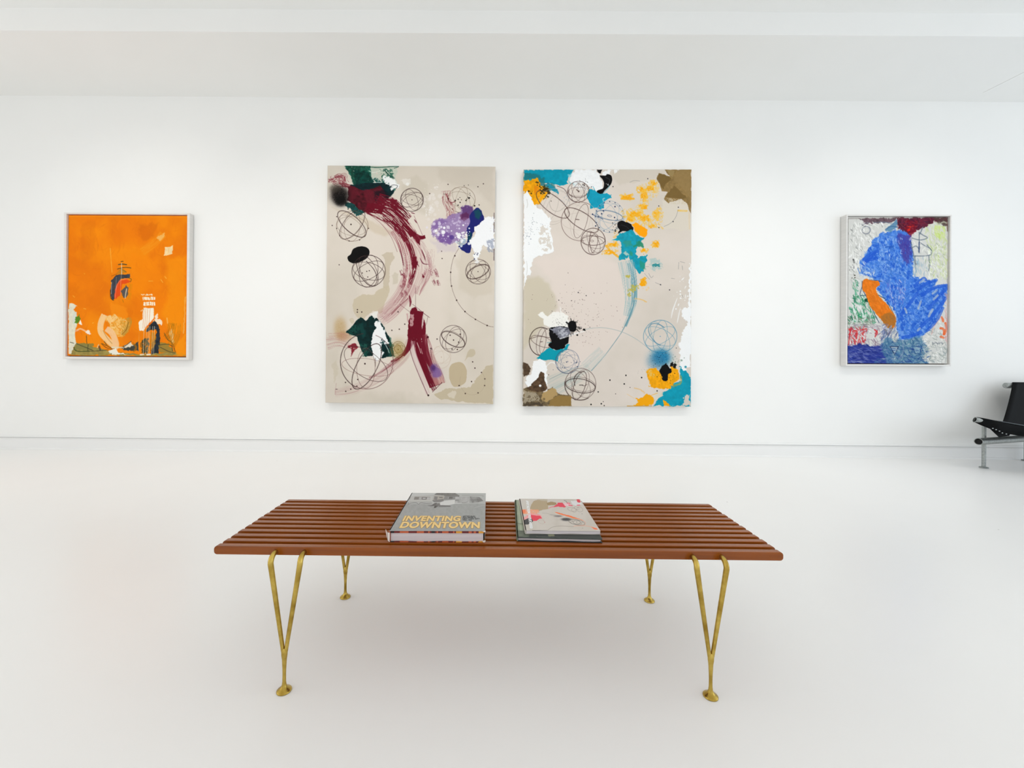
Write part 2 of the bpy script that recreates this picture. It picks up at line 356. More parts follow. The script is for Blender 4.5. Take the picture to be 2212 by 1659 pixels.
    # maroon wisps
    for k, p in enumerate([[(100, 275), (150, 270), (210, 240), (250, 300), (290, 330)], [(130, 220), (160, 270), (240, 290), (330, 350)], [(180, 240), (240, 210), (280, 250), (300, 330)],
                           [(160, 290), (220, 320), (300, 330), (370, 350)], [(220, 230), (300, 205), (310, 260), (340, 300)]]):
        cv.brush(p, 46, (140, 52, 66), .85, .52, 1.6, 8)
    cv.spray(210, 380, 90, 70, (120, 96, 88), .5)
    # dark body
    cv.fill([(360, 330), (600, 300), (790, 305), (860, 350), (900, 395), (870, 450), (820, 500), (700, 560), (600, 480), (420, 400)], TEAL, 1, 1, 2, 8, tex=.3, thick=.4)
    cv.fill([(300, 540), (450, 520), (540, 640), (500, 690), (440, 700), (380, 640)], (14, 66, 66), .95, 1.5, 4, 6, dry=.22, tex=.4)
    cv.fill([(340, 350), (380, 330), (520, 400), (660, 370), (720, 330), (770, 420), (800, 480), (700, 570), (600, 670), (540, 650), (470, 620), (420, 560), (330, 500)], DK, 1, 1.2, 3, 9, tex=.45)
    cv.fill([(510, 400), (680, 380), (700, 480), (640, 560), (560, 560)], (112, 30, 46), .7, 4, 5, 8)
    cv.fill([(660, 400), (780, 400), (830, 490), (720, 560), (660, 520)], (24, 20, 30), .7, 4, 4, 8)
    cv.fill([(340, 340), (400, 350), (450, 420), (420, 500), (350, 500)], (100, 26, 40), .8, 2, 3, 6)
    cv.spray(240, 450, 130, 125, (20, 16, 16), .97, .2); cv.spray(255, 520, 85, 75, (12, 12, 12), .97, .3); cv.spray(180, 370, 75, 60, (70, 66, 58), .55)
    # white splashes over the corner
    cv.fill([(760, 230), (810, 220), (880, 250), (950, 330), (940, 370), (890, 410), (850, 380), (820, 330), (770, 290)], (246, 247, 246), .97, 1, 5, 5, dry=.3, ds=4, thick=.9)
    cv.line([(840, 350), (880, 330), (935, 345), (880, 400)], 7, (20, 30, 34), .9, wob=1); cv.line([(640, 300), (740, 298)], 6, (240, 244, 242)); cv.line([(890, 260), (920, 300)], 8, (246, 247, 246))
    cv.dot(895, 385, 14, (60, 120, 106), .8)
    # the maroon sweep
    sweep = [(640, 560), (800, 690), (930, 820), (1040, 980), (1110, 1160), (1130, 1330), (1080, 1500), (980, 1680), (830, 1850), (700, 1940)]
    cv.brush(sweep, 300, (190, 140, 142), .42, .5, 1.2, 40, 190, 5)
    cv.brush([(620, 560), (800, 660), (960, 800), (1090, 960)], 250, MAR, .95, .44, 1.0, 16, 190, 9, thick=.5)
    cv.brush([(700, 520), (860, 560), (980, 650), (1070, 740)], 190, MAR, .95, .42, 1.0, 12, 90, 9, thick=.5)
    cv.brush([(560, 600), (700, 620), (760, 640)], 120, MAR, 1, .2, 1, 20, 90)
    cv.fill([(830, 490), (900, 500), (940, 560), (960, 620), (900, 640), (850, 560)], MAR, .9, 1, 4, 4, dry=.3)
    cv.brush([(860, 760), (990, 900), (1080, 1060), (1130, 1250), (1130, 1380), (1080, 1520)], 80, MAR, .97, .36, 1.3, 26, 50, 9)
    cv.brush([(1000, 800), (1100, 900), (1200, 960), (1265, 950)], 70, MAR, .97, .3, 1.3, 20, 40, 9)
    cv.fill([(1060, 880), (1130, 895), (1180, 940), (1265, 935), (1265, 965), (1210, 980), (1200, 1060), (1130, 970), (1070, 920)], MAR, 1, 1, 2, 6, thick=.5)
    cv.brush([(1130, 950), (1220, 1080), (1290, 1250), (1290, 1380), (1220, 1540), (1170, 1640)], 110, (150, 70, 84), .6, .55, 1.5, 30, 80, 9)
    cv.brush([(900, 860), (990, 1010), (1040, 1200), (1060, 1400), (1040, 1560)], 150, (140, 50, 66), .7, .57, 1.3, 40, 110, 9)
    cv.fill([(1100, 1190), (1150, 1180), (1180, 1260), (1150, 1330), (1110, 1330)], MAR, .95, 1, 3, 5); cv.fill([(1130, 1360), (1150, 1360), (1130, 1430), (1090, 1480), (1110, 1420)], MAR, .95, 1, 2, 5)
    cv.fill([(1225, 1390), (1255, 1430), (1245, 1450), (1228, 1430)], MAR, .95, 1, 1, 5)
    for p in ([(960, 1100), (990, 1210), (1010, 1310)], [(1220, 1100), (1250, 1180), (1265, 1240)], [(1130, 740), (1165, 790)], [(1200, 1200), (1240, 1270), (1310, 1280)], [(1150, 1240), (1190, 1310)],
              [(1090, 660), (1140, 675)], [(1020, 790), (1050, 810)], [(1180, 980), (1200, 1050)], [(955, 640), (1010, 700), (1050, 720)], [(980, 600), (1060, 690)]):
        cv.line(p, 13, (96, 20, 40), .95, taper=True)
    for p in ([(525, 650), (640, 710), (760, 820), (860, 960), (930, 1130)], [(780, 650), (900, 740), (1000, 860)], [(1130, 700), (1170, 790), (1230, 930)]):
        cv.line(p, 6, (120, 60, 66), .7)
    # splinters right of the sweep
    for k, (x, y) in enumerate([(1340, 1380), (1390, 1370), (1400, 1400), (1010, 1420), (980, 1380), (1370, 1500), (1420, 1500), (985, 1640), (1030, 1620), (1005, 1500), (985, 1560)]):
        cv.brush([(x-14, y-30), (x+4, y), (x+10, y+34)], 34, (130, 50, 66), .85, .5, 2, 6)
    cv.brush([(1330, 1100), (1340, 1300), (1390, 1450)], 90, (196, 160, 160), .5, .55, 2, 8)
    # lower sweep
    B()
    cv.brush([(1080, 60), (1000, 220), (870, 380), (760, 480)], 220, (198, 158, 158), .5, .45, 1.4, 40, 180, 6)
    cv.brush([(1090, 40), (1020, 190), (900, 340), (740, 490)], 120, (150, 84, 92), .6, .6, 1.4, 40, 60, 9)
    cv.brush([(90, 790), (220, 770), (330, 800), (400, 850)], 150, (186, 134, 132), .5, .5, 1.3, 30, 60, 6)
    cv.brush([(110, 690), (240, 680), (330, 710)], 60, (196, 146, 134), .4, .5, 1.3, 30)
    cv.fill([(330, 820), (420, 780), (480, 830), (420, 880), (370, 940), (390, 860)], (128, 24, 40), .9, 1.5, 3, 6, dry=.25)
    cv.brush([(860, 440), (960, 340), (1060, 250)], 10, (130, 60, 70), .7, .1, 1, 20)
    cv.brush([(1100, 760), (1020, 920), (860, 1080), (660, 1220), (420, 1330), (190, 1380)], 130, (190, 150, 148), .42, .46, 1.3, 50, 110, 6)
    cv.brush([(1100, 700), (1060, 850), (970, 950), (860, 1010)], 70, MAR, .9, .35, 1.2, 40, 30, 8)
    cv.brush([(950, 960), (830, 1060), (700, 1150), (600, 1200)], 60, (140, 70, 80), .6, .5, 1.3, 30, 30, 8)
    cv.line([(190, 1390), (330, 1385), (470, 1350)], 7, (190, 150, 148), .7); cv.line([(205, 1260), (195, 1390)], 5, (170, 120, 122), .6); cv.line([(200, 1331), (220, 1331)], 7, (60, 30, 40))
    # the two broad maroon legs of paint
    cv.line([(1075, 210), (1085, 260), (1090, 300), (1082, 350)], 26, MAR, 1, taper=True)
    cv.fill([(1085, 390), (1110, 362), (1160, 360), (1180, 400), (1240, 410), (1245, 480), (1270, 540), (1275, 650), (1270, 720), (1060, 720), (1060, 560), (1085, 470)], MAR, 1, 1, 2, 7, thick=.5)
    cv.fill([(1090, 440), (1130, 440), (1125, 560), (1095, 600), (1080, 560)], (206, 170, 168), .85, 1, 2, 4, dry=.3); cv.fill([(1225, 560), (1240, 430), (1256, 440), (1245, 560), (1230, 620)], (222, 208, 202), .9, 1, 1, 5)
    cv.fill([(1040, 430), (1062, 430), (1066, 540), (1050, 520)], (196, 150, 150), .6, 1, 1, 4)
    cv.brush([(1120, 700), (1070, 830), (1000, 930)], 90, MAR, .95, .28, 1.2, 30, 40, 8)
    cv.brush([(1200, 700), (1230, 880), (1300, 1080), (1380, 1300)], 175, MAR, .97, .25, 1.0, 40, 120, 8, thick=.5)
    cv.brush([(1160, 720), (1190, 900), (1260, 1080), (1340, 1260)], 80, MAR, 1, .15, 1.0, 40, 50, 8)
    cv.brush([(1260, 680), (1310, 830), (1340, 960), (1410, 1130), (1460, 1270)], 60, (150, 76, 84), .6, .42, 1.2, 30, 120, 6)
    cv.brush([(1380, 1130), (1440, 1270)], 120, (206, 160, 150), .7, .3, 1.2, 30)
    cv.brush([(1290, 1130), (1380, 1340)], 60, (110, 26, 44), .8, .4, 1.2, 30)
    cv.brush([(1120, 760), (1130, 900), (1200, 1100), (1300, 1390)], 60, (214, 192, 190), .6, .35, 1.0, 50)
    for p, l in (([(1080, 840), (1120, 980), (1200, 1180), (1300, 1405)], 8), ([(1355, 1365), (1410, 1310), (1470, 1250)], 8), ([(1115, 320), (1180, 370), (1250, 430), (1320, 480)], 5), ([(960, 320), (1080, 410)], 4),
                 ([(1150, 120), (1150, 350)], 4), ([(1190, 380), (1290, 460)], 5), ([(1300, 460), (1280, 560)], 4), ([(1330, 870), (1350, 980)], 6)):
        cv.line(p, l, (90, 30, 44), .85)
    cv.line([(1170, 780), (1190, 830), (1215, 900)], 9, (230, 205, 200), .9); cv.line([(1215, 850), (1235, 910)], 7, (230, 205, 200), .9)
    cv.dot(1296, 712, 14, DK); cv.dot(1305, 1405, 12, INK)
    cv.spray(1370, 1080, 55, 60, (110, 76, 140), .9, .3); cv.spray(1400, 1140, 75, 70, (140, 110, 168), .75, .3); cv.fill([(1340, 1050), (1400, 1040), (1465, 1140), (1430, 1200), (1370, 1190)], (124, 92, 154), .55, 2, 4, 6); cv.spray(1365, 1080, 30, 40, (76, 44, 100), .7)
    # dark green and white slab
    cv.fill([(490, 465), (550, 515), (620, 450), (690, 480), (760, 560), (830, 700), (880, 820), (895, 930), (760, 965), (650, 930), (550, 945), (500, 860), (450, 710), (320, 650), (400, 570)], (6, 44, 44), 1, 1, 2, 7, tex=.35, thick=.5)
    cv.fill([(320, 640), (440, 550), (500, 600), (470, 690), (380, 680)], (30, 90, 78), .6, 3, 5, 6, dry=.42)
    cv.fill([(470, 560), (520, 540), (560, 700), (520, 720)], (20, 70, 66), .8, 3, 2, 6); cv.fill([(480, 780), (590, 800), (580, 940), (530, 930)], (40, 96, 84), .7, 2, 5, 5, dry=.42)
    cv.fill([(840, 700), (890, 830), (895, 940), (830, 940)], (36, 96, 84), .7, 2, 5, 5, dry=.42)
    cv.fill([(610, 430), (690, 400), (700, 470), (660, 500), (640, 470)], (240, 238, 232), .95, 1, 3, 4, thick=.8)
    cv.fill([(655, 530), (700, 505), (740, 560), (780, 640), (790, 700), (830, 780), (800, 790), (740, 800), (770, 900), (710, 1000), (650, 960), (625, 800), (640, 660), (680, 620)], (247, 248, 248), 1, 1, 4, 6, dry=.12, ds=4, thick=1)
    cv.fill([(740, 720), (790, 760), (780, 850), (740, 900)], (8, 50, 50), .8, 1, 6, 3, dry=.42); cv.line([(770, 760), (810, 830), (840, 900)], 8, (240, 244, 244), .8, wob=1)
    # wiry spheres
    A()
    cv.atom(1104, 508, 138, [(68, .46), (-20, .62), (150, .45), (15, .42)], INK, 6, .85)
    cv.ring(1104, 508, 132, 140, 0, 5, INK, .8)
    cv.atom(1695, 510, 165, [(105, .4), (15, .55), (60, .5)], (120, 100, 80), 5, .75, .93)
    cv.splat(1700, 520, 90, 90, 22, 5, 12, (40, 34, 30), 17); cv.brush([(1510, 400), (1520, 520), (1570, 640), (1560, 740)], 110, (150, 72, 80), .7, .52, 1.6, 8); cv.line([(1510, 440), (1560, 540), (1620, 530)], 12, (120, 40, 52), .8)
    cv.atom(390, 820, 190, [(40, .42), (-52, .5), (8, .6), (95, .5)], (110, 84, 66), 5, .75, .96, dot=False); cv.ring(385, 795, 215, 92, 42, 9, INK, .95); cv.ring(390, 800, 210, 100, 128, 7, INK, .8); cv.dot(375, 800, 9, INK)
    for x, y in ((150, 812), (204, 706), (204, 848), (240, 934), (354, 998), (478, 986), (586, 848), (340, 617), (1535, 325), (1892, 355), (1957, 320), (1315, 435), (1906, 573), (235, 1283), (1466, 1212), (1460, 1125)): cv.dot(x, y, 7, INK)
    cv.fill([(335, 1190), (375, 1155), (400, 1100), (450, 1070), (530, 1065), (585, 1095), (598, 1140), (570, 1200), (510, 1240), (430, 1265), (370, 1255), (340, 1225)], (14, 14, 14), 1, .8, .6, 6, sm=True, thick=.3)
    cv.atom(588, 1360, 200, [(65, .46), (-28, .46), (15, .5), (100, .55)], INK, 7, .9, .95, dot=False, inner=.9); cv.line([(440, 1265), (480, 1400), (580, 1520), (660, 1530), (690, 1450), (650, 1340), (560, 1240)], 9, INK, .95)
    for x, y in ((566, 1363), (596, 1355), (512, 1382), (578, 1430)): cv.dot(x, y, 7, INK)
    cv.atom(1895, 1370, 148, [(-25, .5), (60, .5), (-60, .45), (20, .6)], INK, 6, .85, 1.0); cv.ring(1895, 1372, 140, 66, -25, 8, INK, .9)
    cv.line([(1665, 1090), (1600, 1210), (1568, 1380), (1578, 1540), (1640, 1710), (1740, 1846), (1865, 1938), (2004, 2012), (2078, 2030)], 5.5, (110, 90, 80), .9)
    for x, y in ((1618, 1180), (1568, 1377), (1579, 1541), (1640, 1711), (1740, 1846), (1865, 1940), (2004, 2013)): cv.dot(x, y, 9, INK)
    # violet cloud
    cv.fill([(1330, 830), (1400, 740), (1500, 720), (1600, 680), (1700, 640), (1760, 570), (1840, 620), (1840, 720), (1780, 850), (1740, 960), (1640, 1000), (1540, 1050), (1420, 1010), (1350, 940)], (150, 124, 178), .85, 3, 8, 9, dry=.2, ds=7)
    cv.fill([(1330, 1000), (1500, 1040), (1640, 1030), (1640, 1130), (1420, 1140)], (208, 196, 206), .5, 6, 6, 9)
    cv.fill([(1700, 600), (1760, 570), (1840, 620), (1850, 700), (1780, 740), (1690, 720)], (94, 60, 116), .85, 3, 5, 6); cv.fill([(1440, 920), (1540, 900), (1600, 960), (1560, 1040), (1420, 1010)], (122, 88, 158), .8, 3, 5, 6); cv.fill([(1320, 800), (1440, 740), (1540, 760), (1460, 840), (1350, 870)], (130, 98, 162), .6, 4, 5, 6)
    cv.fill([(1690, 680), (1760, 660), (1790, 720), (1730, 770), (1680, 740)], (96, 34, 76), .6, 3, 4, 5)
    cv.fill([(1830, 650), (1870, 615), (1920, 620), (1950, 690), (1965, 770), (1900, 820), (1860, 880), (1810, 960), (1810, 1080), (1790, 1150), (1730, 1130), (1660, 1075), (1740, 1040), (1770, 960), (1755, 860), (1800, 790), (1790, 710)], (34, 40, 116), 1, 1, 2, 7, sm=True, thick=.5)
    cv.fill([(1850, 640), (1910, 625), (1940, 700), (1900, 760), (1860, 720)], (20, 84, 90), .8, 4, 3, 6); cv.fill([(1780, 900), (1810, 900), (1810, 1020), (1780, 1000)], (14, 74, 84), .8, 3, 3, 6)
    cv.splat(1450, 880, 70, 55, 60, 4, 20, (232, 226, 240), 31, .7); cv.splat(1600, 790, 70, 40, 40, 4, 16, (214, 200, 226), 32, .6); cv.splat(1710, 970, 45, 60, 80, 4, 17, (244, 245, 246), 33, .9); cv.dot(1390, 882, 16, (248, 248, 250)); cv.dot(1490, 845, 15, (248, 248, 250)); cv.dot(1480, 900, 22, (246, 246, 250), .9); cv.dot(1662, 950, 20, (248, 248, 250))
    cv.fill([(1640, 1000), (1700, 960), (1760, 1000), (1740, 1060), (1670, 1060)], (74, 110, 150), .4, 3, 5, 4, dry=.45); cv.dot(1582, 960, 28, (84, 60, 140), .7)
    # white scrape at the right edge
    cv.fill([(1860, 850), (1960, 760), (1980, 730), (2085, 720), (2090, 960), (2080, 1120), (2010, 1080), (1960, 1060), (1930, 1130), (1900, 1210), (1850, 1230), (1840, 1100), (1810, 1060), (1810, 960), (1860, 940)], (247, 248, 250), 1, 1, 5, 6, dry=.14, ds=5, thick=1)
    cv.fill([(2000, 1000), (2080, 980), (2080, 1140), (2010, 1130)], (150, 158, 180), .7, 2, 4, 4, dry=.4); cv.fill([(1880, 1220), (1920, 1250), (1890, 1280), (1850, 1260)], (244, 244, 246), .8, 2, 2, 5)
    for y0, y1 in ((670, 740), (780, 900), (1000, 1010), (1100, 1235)): cv.line([(2086, y0), (2084, y1)], 9, (60, 40, 56), .9)
    cv.splat(1870, 1170, 14, 20, 6, 4, 9, (40, 44, 84), 36)
    # lower spheres
    B()
    cv.ring(570, 1000, 315, 335, 0, 9, INK, .95, 115, 262); cv.ring(570, 1000, 315, 330, 0, 7, (110, 70, 72), .8, -70, 115)
    cv.ring(570, 1060, 300, 120, 118, 9, INK, .95); cv.ring(560, 1030, 300, 150, 35, 6, INK, .8); cv.ring(560, 1080, 110, 240, 0, 5, (120, 90, 84), .8); cv.ring(580, 1070, 310, 100, 8, 5, (140, 100, 94), .7); cv.dot(548, 1028, 10, INK)
    cv.line([(675, 960), (672, 1060)], 5, INK, .9)
    cv.spray(945, 860, 78, 105, (160, 132, 62), .75, .9, .1); cv.atom(945, 860, 84, [(60, .45), (-20, .5), (110, .6)], (110, 86, 36), 5, .8, 1.15); cv.ring(940, 850, 40, 44, 0, 4, (150, 116, 52))
    cv.atom(1600, 735, 158, [(28, .5), (110, .5), (-40, .55)], INK, 6, .85, 1.03, dot=False); cv.ring(1600, 740, 152, 70, 28, 8, INK, .95)
    for x, y in ((1604, 748), (1563, 690), (1665, 773), (1683, 678), (1587, 856), (1650, 860), (1408, 735), (508, 411), (456, 383), (455, 412), (1820, 1242), (1672, 1290), (1746, 1384), (1938, 1134), (1860, 1082), (1832, 1008), (1978, 1210), (1975, 1290), (1898, 1377), (320, 1356), (380, 1331), (452, 1295), (316, 1250), (462, 1216), (868, 630), (957, 617), (1022, 557), (942, 410)): cv.dot(x, y, 8, INK)
    cv.atom(1460, 950, 112, [(75, .5, -30, -20), (20, .6), (-30, .6)], (200, 178, 160), 4, .75, 1.2); cv.line([(1325, 845), (1350, 855)], 8, INK); cv.line([(1338, 838), (1335, 862)], 8, INK)
    cv.ring(1830, 1240, 150, 160, 0, 3.5, (176, 160, 140), .7, -40, 200)
    return cv

# ================================================================== the turquoise and yellow canvas
def paint_turquoise():
    cv = Canvas([(1129.5, 365.3), (1493, 367), (1493, 879.5), (1130.7, 877)], 486, 684, (221, 212, 202))
    A = lambda: cv.org(1110, 340, 5.53); B = lambda: cv.org(1110, 600, 5.53)
    INK = (86, 64, 60); BLK = (14, 14, 16); TQ = (6, 158, 184); YL = (246, 172, 16); BL = (100, 132, 160); WH = (247, 249, 250)
    cv.mottle((228, 218, 210), 90, .5, .7, 21, 3); cv.mottle((208, 200, 188), 110, .64, .5, 28, 3)
    A()
    cv.fill([(240, 1250), (500, 1180), (1000, 1150), (1250, 1300), (1400, 1900), (1200, 2300), (700, 2600), (560, 2100), (450, 1500)], (230, 218, 210), .7, 14, 8, 20)
    cv.fill([(120, 1440), (300, 1430), (430, 1520), (500, 1650), (510, 1800), (440, 1880), (400, 2000), (280, 2100), (118, 2300)], (207, 198, 176), .75, 7, 5, 16)
    cv.fill([(1180, 140), (1800, 150), (1700, 260), (1500, 300), (1260, 330), (1170, 240)], (214, 205, 192), .8, 5, 5, 12)
    cv.fill([(1780, 520), (2090, 520), (2110, 900), (1900, 860), (1780, 840)], (222, 214, 200), .8, 3, 5, 10)
    # brown corner
    cv.fill([(1800, 148), (2116, 150), (2116, 670), (2060, 560), (1990, 500), (1940, 530), (1850, 545), (1790, 500), (1830, 420), (1760, 400), (1730, 300), (1700, 250), (1730, 200), (1790, 205), (1860, 230)], (150, 124, 78), 1, 1, 3, 8, tex=.15)
    cv.fill([(1820, 150), (1920, 160), (1890, 240), (1860, 215)], (160, 138, 92), 1, 1, 1, 6); cv.fill([(1730, 195), (1860, 230), (1880, 260), (1800, 330), (1790, 390), (1740, 330), (1700, 260)], (122, 98, 54), .9, 1.5, 2, 8)
    cv.fill([(1910, 345), (1960, 380), (2060, 490), (1980, 500), (1850, 480), (1800, 470)], (124, 100, 56), .9, 1, 2, 8); cv.fill([(1930, 160), (2100, 160), (2110, 480), (1990, 360), (1900, 280)], (158, 132, 86), .7, 4, 3, 8)
    cv.fill([(1790, 490), (1990, 500), (2060, 560), (1880, 560)], (212, 200, 176), .6, 2, 3, 5, dry=.45)
    # turquoise top-left
    cv.fill([(112, 145), (710, 145), (640, 240), (640, 320), (500, 330), (420, 300), (330, 300), (112, 280)], TQ, 1, 1, 3, 8, tex=.08, thick=.4)
    cv.fill([(112, 180), (260, 190), (350, 240), (380, 320), (460, 300), (500, 380), (420, 400), (330, 380), (240, 260), (115, 270)], (40, 122, 128), .85, 3, 4, 8, dry=.2)
    cv.fill([(380, 280), (440, 320), (530, 400), (520, 440), (470, 400), (420, 380)], (30, 150, 176), .95, 1, 4, 6, dry=.15)
    cv.fill([(640, 200), (700, 180), (760, 260), (740, 340), (660, 310)], (150, 210, 220), .8, 2, 4, 5, dry=.3)
    cv.fill([(115, 270), (280, 250), (320, 330), (400, 360), (400, 420), (360, 490), (300, 560), (210, 580), (190, 480), (115, 430)], YL, 1, 2, 4, 6, dry=.1, tex=.12, thick=.4)
    cv.fill([(230, 330), (310, 360), (310, 470), (240, 470)], (232, 142, 14), .9, 2, 4, 5); cv.splat(360, 400, 28, 45, 40, 5, 26, (58, 52, 24), 41, .9); cv.splat(270, 300, 20, 18, 10, 5, 16, (76, 62, 24), 42, .8); cv.splat(190, 400, 14, 16, 8, 5, 18, (92, 70, 20), 43, .8); cv.splat(300, 430, 40, 40, 30, 6, 24, YL, 44, .95)
    cv.line([(360, 490), (400, 430), (410, 370)], 14, (64, 54, 24), .8, wob=1.5)
    # white mass top centre
    cv.fill([(710, 145), (980, 145), (1020, 220), (1060, 300), (1060, 380), (1000, 410), (930, 380), (860, 320), (790, 300), (720, 320), (650, 290), (690, 210)], WH, 1, 1, 4, 7, thick=1, tex=.03)
    cv.fill([(700, 310), (860, 330), (890, 390), (800, 390), (700, 350)], (240, 240, 240), .85, 2, 6, 4, dry=.35, thick=.6); cv.splat(830, 330, 45, 30, 30, 3, 8, (60, 60, 62), 45, .8)
    cv.fill([(1040, 190), (1100, 150), (1160, 150), (1120, 220), (1060, 225)], WH, 1, 1, 3, 5, thick=.8); cv.fill([(1190, 148), (1250, 146), (1200, 200)], WH, .9, 1, 2, 4)
    cv.fill([(985, 146), (1050, 146), (1030, 190), (1010, 190)], BLK, 1, 1, 1, 5); cv.fill([(1020, 220), (1090, 220), (1110, 200), (1160, 220), (1170, 290), (1130, 350), (1080, 400), (1050, 440), (1000, 430), (990, 400), (1060, 370), (1070, 290)], BLK, 1, 1, 1, 7, sm=True, thick=.5)
    cv.line([(1090, 240), (1140, 270), (1120, 320)], 10, (70, 74, 78), .7); cv.splat(1115, 330, 8, 10, 5, 4, 7, (200, 206, 210), 46); cv.line([(1060, 430), (1110, 380), (1140, 340)], 9, (90, 170, 190), .8)
    # turquoise star
    cv.fill([(860, 430), (910, 380), (980, 400), (1020, 440), (1110, 430), (1160, 450), (1165, 480), (1080, 520), (1070, 610), (1030, 620), (980, 600), (920, 615), (910, 560), (880, 500)], (22, 160, 190), 1, 1, 3, 7, thick=.5, tex=.06)
    cv.line([(940, 350), (960, 390)], 8, TQ, .8); cv.line([(1080, 490), (1060, 500), (1070, 540)], 10, (210, 220, 220), .8)
    # wire spheres
    cv.ring(460, 560, 240, 96, 38, 9, INK, .9); cv.ring(500, 600, 210, 150, 115, 5, (190, 180, 170), .75); cv.ring(470, 570, 190, 200, 20, 4.5, (190, 178, 168), .7); cv.ring(540, 480, 110, 170, 20, 5, (160, 150, 142), .7, -60, 150); cv.ring(450, 600, 60, 160, 20, 5, (184, 176, 166), .7); cv.dot(440, 520, 8, (150, 140, 130))
    cv.line([(510, 340), (600, 380), (650, 470), (700, 520), (780, 540)], 8, INK, .9)
    cv.atom(765, 410, 130, [(0, .42), (65, .5), (115, .5)], INK, 6, .85, .95); cv.line([(745, 385), (775, 408)], 12, INK, 1, sm=False); cv.ring(755, 420, 110, 60, 5, 7, INK, .9, 0, 200)
    cv.atom(790, 765, 228, [(100, .5), (60, .55), (0, .45)], (190, 176, 166), 5, .8, 1.02, 0, False); cv.ring(790, 765, 228, 232, 0, 7, (120, 96, 90), .75, 80, 300)
    cv.ring(805, 750, 235, 92, 33, 9, INK, .95); cv.ring(800, 760, 70, 210, 15, 6, (110, 90, 84), .8); cv.line([(735, 740), (775, 744)], 10, INK)
    cv.ring(945, 1005, 145, 158, 0, 8, INK, .95); cv.ring(945, 995, 140, 56, 0, 7, INK, .85); cv.ring(945, 1030, 50, 120, 15, 6, INK, .8); cv.ring(950, 1010, 60, 140, -25, 5, INK, .7); cv.ring(930, 1000, 20, 10, 0, 5, INK); cv.line([(920, 890), (900, 1000), (930, 1130), (960, 1140)], 8, INK, .9); cv.ring(945, 1010, 135, 70, 20, 5, INK, .6)
    cv.atom(1140, 710, 175, [(12, .42), (70, .5), (120, .5), (60, .9)], (146, 168, 186), 6, .85, 1.08, 0, False, .9); cv.ring(1140, 695, 160, 52, 12, 8, (86, 116, 146), .9); cv.ring(1140, 700, 26, 10, 10, 6, (86, 106, 140))
    for k in range(16):
        t = k*.393; cv.dot(1140+170*math.cos(t), 710+182*math.sin(t), 7, (60, 76, 110))
    for x, y in ((1065, 640), (1045, 675), (1200, 720), (1205, 590), (975, 820), (937, 680), (1005, 712)): cv.dot(x, y, 9, (50, 66, 100))
    cv.line([(930, 680), (1005, 712), (1060, 740)], 10, (70, 90, 124), .9)
    cv.splat(620, 490, 50, 50, 50, 3, 7, (170, 180, 190), 48, .5)
    # yellow scrapings
    g = random.Random(4)
    for (x, y, w, h_) in ((1350, 480, 150, 50), (1530, 390, 90, 60), (1620, 380, 120, 70), (1560, 470, 90, 120), (1540, 590, 100, 80), (1450, 680, 180, 90), (1560, 730, 130, 70), (1700, 690, 80, 110), (1650, 820, 100, 70), (1380, 740, 120, 60), (1660, 310, 70, 60), (1180, 1050, 110, 60), (1160, 1130, 180, 40), (1690, 1040, 90, 70), (1550, 1120, 80, 60)):
        pts = [(x-w/2+g.uniform(-15, 15), y-h_/2), (x+w/2, y-h_/2+g.uniform(-15, 15)), (x+w/2+g.uniform(-15, 15), y+h_/2), (x-w/2, y+h_/2+g.uniform(-15, 15))]
        cv.fill(pts, (246, 190, 60), .75, 2, 7, 5, dry=.4, ds=4); cv.fill([(x+(p[0]-x)*.7, y+(p[1]-y)*.7) for p in pts], YL, .95, 1.5, 6, 5, dry=.3, ds=5, thick=.3)
    cv.fill([(1280, 620), (1500, 620), (1640, 740), (1770, 560), (1780, 860), (1600, 840), (1400, 820), (1300, 720)], (240, 196, 90), .7, 2, 7, 5, dry=.52, ds=3)
    cv.fill([(1480, 340), (1720, 270), (1740, 420), (1600, 560), (1500, 640), (1440, 600), (1540, 500)], (240, 200, 110), .6, 2, 6, 5, dry=.52, ds=3)
    cv.fill([(1200, 860), (1280, 940), (1170, 1020)], (236, 190, 90), .6, 2, 6, 4, dry=.5); cv.line([(1960, 640), (2060, 645)], 22, (244, 190, 60), .7, wob=2); cv.line([(2090, 640), (2095, 860)], 8, (236, 200, 130), .6)
    cv.line([(1280, 495), (1350, 500), (1430, 495)], 22, YL, .95, wob=1.5); cv.line([(1100, 1060), (1170, 1130), (1260, 1200)], 24, YL, .9, wob=2)
    # black drop, orange patch, turquoise body
    cv.fill([(1230, 790), (1270, 765), (1330, 770), (1400, 810), (1425, 870), (1380, 890), (1300, 890), (1245, 915), (1255, 870), (1235, 840)], BLK, 1, 1, 2, 6, sm=True, thick=.6)
    cv.line([(1280, 810), (1340, 830), (1370, 860)], 10, (60, 62, 66), .6); cv.line([(1350, 780), (1400, 805)], 8, (40, 36, 30)); cv.splat(1210, 830, 30, 50, 26, 3, 8, (36, 34, 36), 50)
    cv.fill([(1410, 800), (1460, 780), (1540, 830), (1590, 860), (1590, 930), (1560, 960), (1500, 940), (1440, 880)], (254, 168, 12), 1, 1, 2, 6, thick=.5)
    cv.fill([(1175, 1000), (1250, 930), (1300, 900), (1400, 870), (1460, 920), (1500, 950), (1560, 970), (1530, 1000), (1470, 1090), (1450, 1160), (1480, 1200), (1580, 1170), (1580, 1240), (1560, 1300), (1550, 1370), (1500, 1400), (1460, 1340), (1420, 1290), (1400, 1240), (1370, 1180), (1330, 1230), (1250, 1230), (1260, 1180), (1290, 1130), (1280, 1040), (1250, 1000)], (26, 158, 180), 1, 1, 4, 6, dry=.06, thick=.6, tex=.12)
